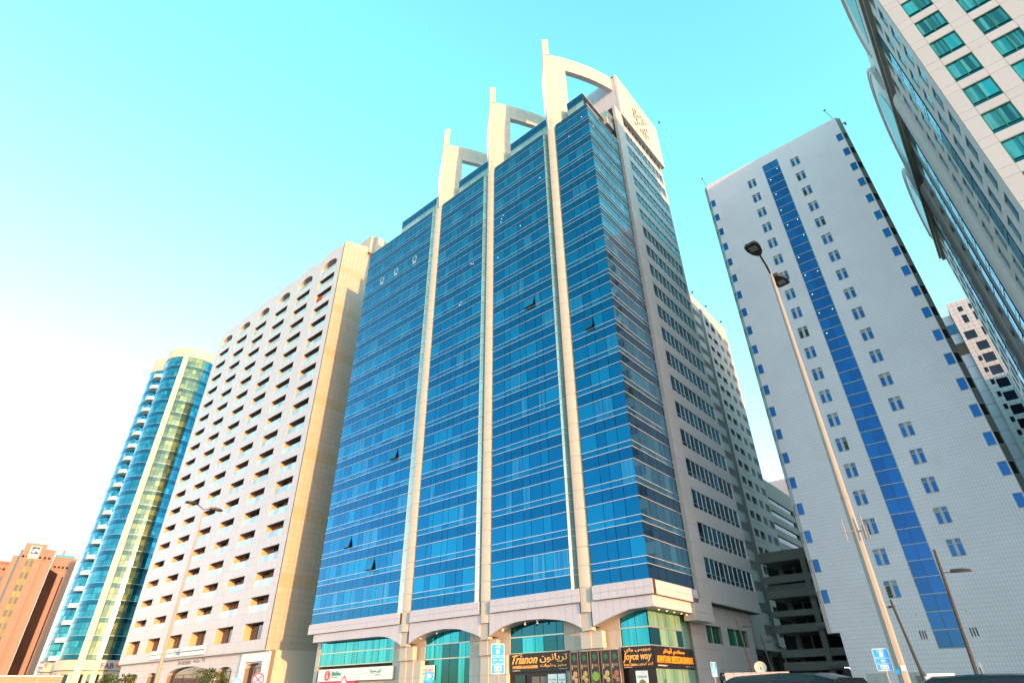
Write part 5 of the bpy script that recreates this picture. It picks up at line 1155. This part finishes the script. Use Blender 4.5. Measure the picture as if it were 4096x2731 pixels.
# roadside signs at the left
x, y = az_pt(-60.0, 33)
def az_of(px_, py_):
    v = CF*F_PX + CR*(px_-2048) - CU*(py_-1365.5); return math.degrees(math.atan2(v.x, v.y)), math.degrees(math.atan2(v.z, math.hypot(v.x, v.y)))
a, e = az_of(1377, 2708); x, y = az_pt(a, 36); t = thing('warning_sign', 'red bordered triangular warning sign below the pharmacy sign', 'road sign', (x, y, 0)); zt = 1.6+36*math.tan(R(e))+.12
fr = Fr(x, y, math.cos(R(a)), -math.sin(R(a))); m = MB(); m.tube([(x, y, 0), (x, y, zt-.1)], .03, POLE, 8); m.build('post', t); m = MB(); m.prism(fr, [(-.45, zt-.78), (.45, zt-.78), (0, zt)], .03, .04, REDB); m.build('border', t); m = MB(); m.prism(fr, [(-.33, zt-.71), (.33, zt-.71), (0, zt-.14)], .04, .045, WHITEP); m.build('face', t)
a, e = az_of(1032, 2716); x, y = az_pt(a, 40); zt = 1.6+40*math.tan(R(e)); t = thing('no_stopping_sign', 'round red and blue no stopping sign by the grocery entrance', 'road sign', (x, y, 0)); fr = Fr(x, y, math.cos(R(a)), -math.sin(R(a)))
m = MB(); m.tube([(x, y, 0), (x, y, zt)], .03, POLE, 8); m.build('post', t); m = MB(); disc(m, fr, 0, zt, .34, .03, .04, REDB, 20); m.build('border', t); m = MB(); disc(m, fr, 0, zt, .26, .04, .045, BLUES, 20); m.build('face', t); ribbon(t, 'cross_bar', fr, [(-.2, zt+.2), (.2, zt-.2)], .07, .046, REDB, .004); ribbon(t, 'cross_bar', fr, [(-.2, zt-.2), (.2, zt+.2)], .07, .046, REDB, .004)
for pxx, pyy, dd_, lbl in ((948, 2724, 44, 'small blue square sign in front of the grocery arches'), (1716, 2700, 38, 'small blue and white parking plate below the for rent notice')):
    a, e = az_of(pxx, pyy); x, y = az_pt(a, dd_); zt = 1.6+dd_*math.tan(R(e))+.2; t = thing('blue_plate', lbl, 'road sign', (x, y, 0)); fr = Fr(x, y, math.cos(R(a)), -math.sin(R(a)))
    m = MB(); m.tube([(x, y, 0), (x, y, zt)], .028, POLE, 8); m.build('post', t); m = MB(); m.box(fr, -.26, .26, zt-.55, zt, .03, .04, BLUES); m.build('face', t); text(t, 'lettering', 'P', fr, -.1, .12, zt-.42, zt-.12, .04, WHITEP, .004)
# white kiosk
x, y = az_pt(-7.1, 30); t = thing('utility_kiosk', 'cream utility kiosk with patterned notice at the bottom right', 'kiosk', (x, y, 0)); fr = Fr(x, y, math.cos(R(12)), math.sin(R(12)))
m = MB(); m.box(fr, -.55, .62, 0, 2.0, -.7, 0, CREAM); m.build('body', t); m = MB(); m.box(fr, -.45, .45, 2.0, 2.09, -.6, -.05, WHITEP); m.build('lid', t)
m = MB(); m.box(fr, -.53, .45, 1.2, 1.97, .002, .02, WHITEP); nb = m.build('notice', t); text(nb, 'lettering', arabic('دائرة البلديات والنقل').replace('ئ', 'ﺋ'), fr, -.3, .25, 1.82, 1.9, .02, LT, .003); text(nb, 'lettering', 'CUSTOMER HAPPINESS CENTRE', fr, -.3, .25, 1.73, 1.79, .02, LT, .003)
# low clad wall and dish
t = thing('boundary_wall', 'low grey panelled wall between the banded wing and the dark car', 'wall', (-14, 42, 0)); a0 = az_pt(-22.4, 44); a1 = az_pt(-17.4, 44); L0 = math.hypot(a1[0]-a0[0], a1[1]-a0[1]); fr = Fr(a0[0], a0[1], a1[0]-a0[0], a1[1]-a0[1])
pieces(t, 'panel', [(fr, L0*i/7+.012, L0*(i+1)/7-.012, z0, z1, -.2, 0, GREYP) for i in range(7) for z0, z1 in ((0, 1.55), (1.57, 2.6))]); m = MB(); m.box(fr, -.02, L0+.02, 0, 2.58, -.5, -.202, GREYP); m.build('backing', t)
x, y = az_pt(-19.48, 50); z = 1.6+50*math.tan(R(1.62)); t = thing('satellite_dish', 'cream satellite dish above the low panelled wall', 'satellite dish', (x, y, 2.4)); vs = []; n = 14
m = MB(); cdir = Vector((.25, -.9, .35)).normalized(); aa = cdir.cross(Vector((0, 0, 1))).normalized(); bb = aa.cross(cdir); c0_ = Vector((x, y, z)); vs = [c0_ - cdir*.1] + [c0_ + cdir*(.04 if j else -.06) + (aa*math.cos(2*PI*i/n)+bb*math.sin(2*PI*i/n))*(.42 if j else .22) for j in range(2) for i in range(n)]
m.add(vs, [(0, 1+(i+1) % n, 1+i) for i in range(n)] + [(1+i, 1+(i+1) % n, 1+n+(i+1) % n, 1+n+i) for i in range(n)], CREAM); m.build('reflector', t); m = MB(); m.tube([c0_, c0_+cdir*.35], .015, DMETAL, 6); m.tube([(x, y+.1, 2.3), (x, y+.05, z)], .03, DMETAL, 6); m.build('mount', t)
# birds
for i, (p, q, lbl) in enumerate(((2637, 490, 'small dark bird gliding right of the tallest crown'),)):
    a, e = az_of(p, q); d_ = 90; x, y = az_pt(a, d_); z = 1.6+d_*math.tan(R(e)); t = thing('bird', lbl, 'bird', (x, y, z)); m = MB(); m.ball((x, y, z), .12, BLACKW, 2.4, 1, .8); vs = [(x-.1, y, z), (x+.15, y, z+.02), (x+.05, y-.15, z+.55), (x+.1, y, z), (x+.35, y+.6, z+.1)]
    m.add([(x-.12, y, z), (x+.15, y, z), (x-.25, y-.2, z+.5), (x-.12, y, z-.03), (x+.15, y, z-.03), (x-.2, y-.2, z+.47)], [(0, 1, 2), (5, 4, 3), (0, 3, 4, 1), (1, 4, 5, 2), (2, 5, 3, 0)], BLACKW); m.add([(x-.12, y, z), (x+.15, y, z), (x-.1, y+.1, z-.55), (x-.12, y, z-.03), (x+.15, y, z-.03), (x-.1, y+.1, z-.58)], [(0, 2, 1), (3, 4, 5), (0, 1, 4, 3), (1, 2, 5, 4), (2, 0, 3, 5)], BLACKW); m.build('body', t)

# ================================================================== cars (only their roofs reach into the frame)
CARB = mat('black_car_paint', (.003, .004, .008), .22, coat=.15, spec=.35); CGL = mat('car_glass', (.004, .005, .007), .08, spec=.3); TYR = mat('tyre_rubber', (.02, .02, .02), .8); RIM = mat('alloy_rim', (.4, .4, .4), .3, metal=.9); TAIL = mat('tail_lamp', (.35, .01, .01), .2); HEAD = mat('headlamp', (.7, .7, .7), .1)
def car(lbl, x, y, yaw, L_, W_, H_, m0):
    t = thing('parked_car', lbl, 'car', (x, y, 0), 'parked black cars'); c, s_ = math.cos(R(yaw)), math.sin(R(yaw))
    def T(a, b_, z): return (x + a*c - b_*s_, y + a*s_ + b_*c, z)
    def loft(secs, m, nm, par=None):     # secs: list of (a, half width, z) rings given as closed outlines
        mb = MB(); n = len(secs[0]); vs = [T(*p) for sc in secs for p in sc]
        fs = [(i*n+k, i*n+(k+1) % n, (i+1)*n+(k+1) % n, (i+1)*n+k) for i in range(len(secs)-1) for k in range(n)] + [tuple(range(n-1, -1, -1)), tuple((len(secs)-1)*n+k for k in range(n))]
        mb.add(vs, fs, m); return mb.build(nm, par or t, smooth=False)
    h = L_/2; w2 = W_/2; bz = H_*.56
    def ring(a, w, z0, z1): return [(a, -w, z0+.08), (a, -w*.92, z0), (a, w*.92, z0), (a, w, z0+.08), (a, w, z1-.14), (a, w*.93, z1), (a, -w*.93, z1), (a, -w, z1-.14)]
    loft([ring(-h, w2*.86, .42, bz-.12), ring(-h+.15, w2*.97, .3, bz-.02), ring(-h*.5, w2, .24, bz), ring(h*.35, w2, .24, bz), ring(h*.55, w2*.99, .24, bz-.04), ring(h-.15, w2*.93, .28, bz-.22), ring(h, w2*.8, .4, bz-.34)], m0, 'body')
    def roofring(a, wt, zt, wb): return [(a, -wb, bz-.03), (a, wb, bz-.03), (a, wt*1.03, zt-.1), (a, wt*.9, zt-.02), (a, wt*.45, zt+.02), (a, -wt*.45, zt+.02), (a, -wt*.9, zt-.02), (a, -wt*1.03, zt-.1)]
    cab = [roofring(-h+.1, w2*.72, H_-.16, w2*.88), roofring(-h+.4, w2*.76, H_-.04, w2*.9), roofring(-h*.35, w2*.78, H_, w2*.92), roofring(h*.05, w2*.77, H_-.02, w2*.92), roofring(h*.22, w2*.74, H_-.12, w2*.92), roofring(h*.5, w2*.7, bz+.03, w2*.9)]
    loft(cab, m0, 'cabin', None)
    for sgn in (-1, 1):
        for (a0_, a1_) in ((-h+.55, -h*.42), (-h*.38, -h*.02), (0.02, h*.3)):
            mb = MB(); q = [(a0_, bz+.04, .925), (a1_, bz+.04, .925), (a1_-.03 if a1_ < h*.25 else a1_-.3, H_-.17, .81), (a0_+.03, H_-.15, .82)]
            vs = [T(a_, sgn*w2*k_, z_) for a_, z_, k_ in q] + [T(a_, sgn*(w2*k_-.04), z_) for a_, z_, k_ in q]; mb.add(vs, [(0, 1, 2, 3), (7, 6, 5, 4), (0, 4, 5, 1), (1, 5, 6, 2), (2, 6, 7, 3), (3, 7, 4, 0)], CGL); mb.build('side_window', t)
        mb = MB(); mb.ball(T(h*.34, sgn*(w2+.1), bz+.12), .13, m0, 1, 1.1, .7, 8, 5); mb.build('mirror', t)
        mb = MB(); mb.ball(T(-h+.08, sgn*w2*.75, bz-.22), .12, TAIL, .7, 1, 1.6, 8, 5); mb.build('tail_light', t); mb = MB(); mb.ball(T(h-.12, sgn*w2*.66, bz-.42), .13, HEAD, .8, 1.2, .7, 8, 5); mb.build('headlight', t)
        for a_ in (-h*.62, h*.62):
            mb = MB(); p0 = Vector(T(a_, sgn*(w2-.22), .35)); p1 = Vector(T(a_, sgn*(w2+.01), .35)); mb.tube([p0, p1], .35, TYR, 20); wl = mb.build('wheel', t); mb = MB(); mb.tube([p1, p1.lerp(p0, -.03)], .22, RIM, 16); mb.build('rim', wl)
    for a0_, a1_, nm in ((h*.25, h*.49, 'windscreen'), (-h+.07, -h+.33, 'rear_window')):
        mb = MB(); z0_, z1_ = (H_-.12, bz+.06) if a0_ > 0 else (bz+.05, H_-.1); vs = [T(a0_+.02, -w2*.7, z0_+.02), T(a0_+.02, w2*.7, z0_+.02), T(a1_+.02, w2*.72, z1_+.02), T(a1_+.02, -w2*.72, z1_+.02)]
        if a0_ < 0: vs = [T(-h+.03, -w2*.72, bz+.03), T(-h+.03, w2*.72, bz+.03), T(-h+.1, w2*.66, H_-.14), T(-h+.1, -w2*.66, H_-.14)]
        vs += [(v[0], v[1], v[2]-.03) for v in vs]; mb.add(vs, [(0, 1, 2, 3), (7, 6, 5, 4), (0, 4, 5, 1), (1, 5, 6, 2), (2, 6, 7, 3), (3, 7, 4, 0)], CGL); mb.build(nm, t)
x, y = az_pt(-15.0, 16.6); car('black sport utility car whose roof shows at the bottom, left of the tall street lamp', x, y, -8, 4.7, 1.95, 1.93, CARB)
x, y = az_pt(-1.9, 20.5); car('black car roof at the bottom right corner beside the cream kiosk', x, y, 4, 4.9, 1.95, 1.88, CARB)

# ================================================================== trees and palms
LEAF = mat('leaf_green', (.06, .10, .025), .6, var=.4, noise=.15, nscale=2, col2=(.10, .13, .03)); BARK = mat('bark', (.12, .08, .05), .9, noise=.2, nscale=8); FROND = mat('palm_frond', (.04, .075, .02), .6, var=.3)
def small_tree(lbl, az, d, top, r):
    x, y = az_pt(az, d); t = thing('street_tree', lbl, 'tree', (x, y, 0), 'small street trees'); m = MB(); m.tube([(x, y, 0), (x+.05, y, top*.35), (x-.05, y, top*.6)], [.09, .06, .04], BARK, 8)
    for k in range(7): a = k*.9; m.tube([(x, y, top*(.3+.03*k)), (x+r*.6*math.cos(a), y+r*.6*math.sin(a), top*(.62+.03*k))], [.035, .012], BARK, 5)
    m.build('trunk', t); c = MB(); rr = random.Random(az)
    cl = [(Vector((x+rr.uniform(-1, 1)*r*.75, y+rr.uniform(-1, 1)*r*.75, top-r*.55+rr.uniform(-.9, .55)*r)), rr.uniform(.25, .5)*r) for _ in range(18)]
    for cc, cr_ in cl:
        for _ in range(90):
            dv = Vector((rr.gauss(0, 1), rr.gauss(0, 1), rr.gauss(0, 1))).normalized()*cr_*rr.uniform(.5, 1.05); p = cc+dv
            if p.z > top+.1: continue
            u = Vector((rr.gauss(0, 1), rr.gauss(0, 1), rr.gauss(0, .5))).normalized(); v = u.cross(Vector((rr.gauss(0, .4), rr.gauss(0, .4), 1))).normalized(); L_ = rr.uniform(.07, .13); c.add([p-u*L_, p-v*L_*.35, p+u*L_, p+v*L_*.35+Vector((0, 0, .02))], [(0, 1, 2, 3)], LEAF)
    c.build('crown', t)
a, e = az_of(470, 2690); small_tree('small green tree before the bank entrance at the lower left', a, 38, 1.6+38*math.tan(R(e))-.15, 1.0)
a, e = az_of(850, 2690); small_tree('small green tree before the grocery arch', a, 38, 1.6+38*math.tan(R(e))+.1, 1.1)
# date palms across the road; the tower's podium panes mirror them
def palm(x, y, h, lbl):
    t = thing('date_palm', lbl, 'palm tree', (x, y, 0), 'date palms across the road'); m = MB(); m.tube([(x, y, 0), (x+.1, y, h*.5), (x, y+.1, h)], [.26, .2, .18], BARK, 10); m.build('trunk', t)
    rr = random.Random(x)
    for k in range(26):
        a = k*2.4; up = rr.uniform(-.5, 1.2); L_ = rr.uniform(2.0, 2.7); pts = []
        for j in range(8):
            s_ = j/7; pts.append(Vector((x+math.cos(a)*L_*s_*math.cos(up*.6), y+math.sin(a)*L_*s_*math.cos(up*.6), h+.1+L_*(s_*math.sin(up)*.9-1.0*s_*s_))))
        m = MB(); m.tube(pts, [.03, .028, .025, .02, .018, .014, .01, .006], BARK, 4)
        for j in range(1, 7):
            for q in range(4):
                p = pts[j].lerp(pts[j+1], q/4); d_ = (pts[j+1]-pts[j]).normalized(); sd_ = d_.cross(Vector((0, 0, 1))).normalized()
                for sg in (-1, 1): e_ = p + (sd_*sg*.42 + d_*.25 - Vector((0, 0, .14)))*(1.1-j*.09); m.add([p, p+d_*.05, e_], [(0, 1, 2)], FROND)
        m.build('frond', t)
palm(-20.5, -14, 7.5, 'date palm across the road, mirrored in the corner shop windows'); palm(-27.5, -12, 6.8, 'date palm across the road, mirrored in the middle shop windows'); palm(-47, -13, 7.2, 'date palm across the road, mirrored in the second bay')
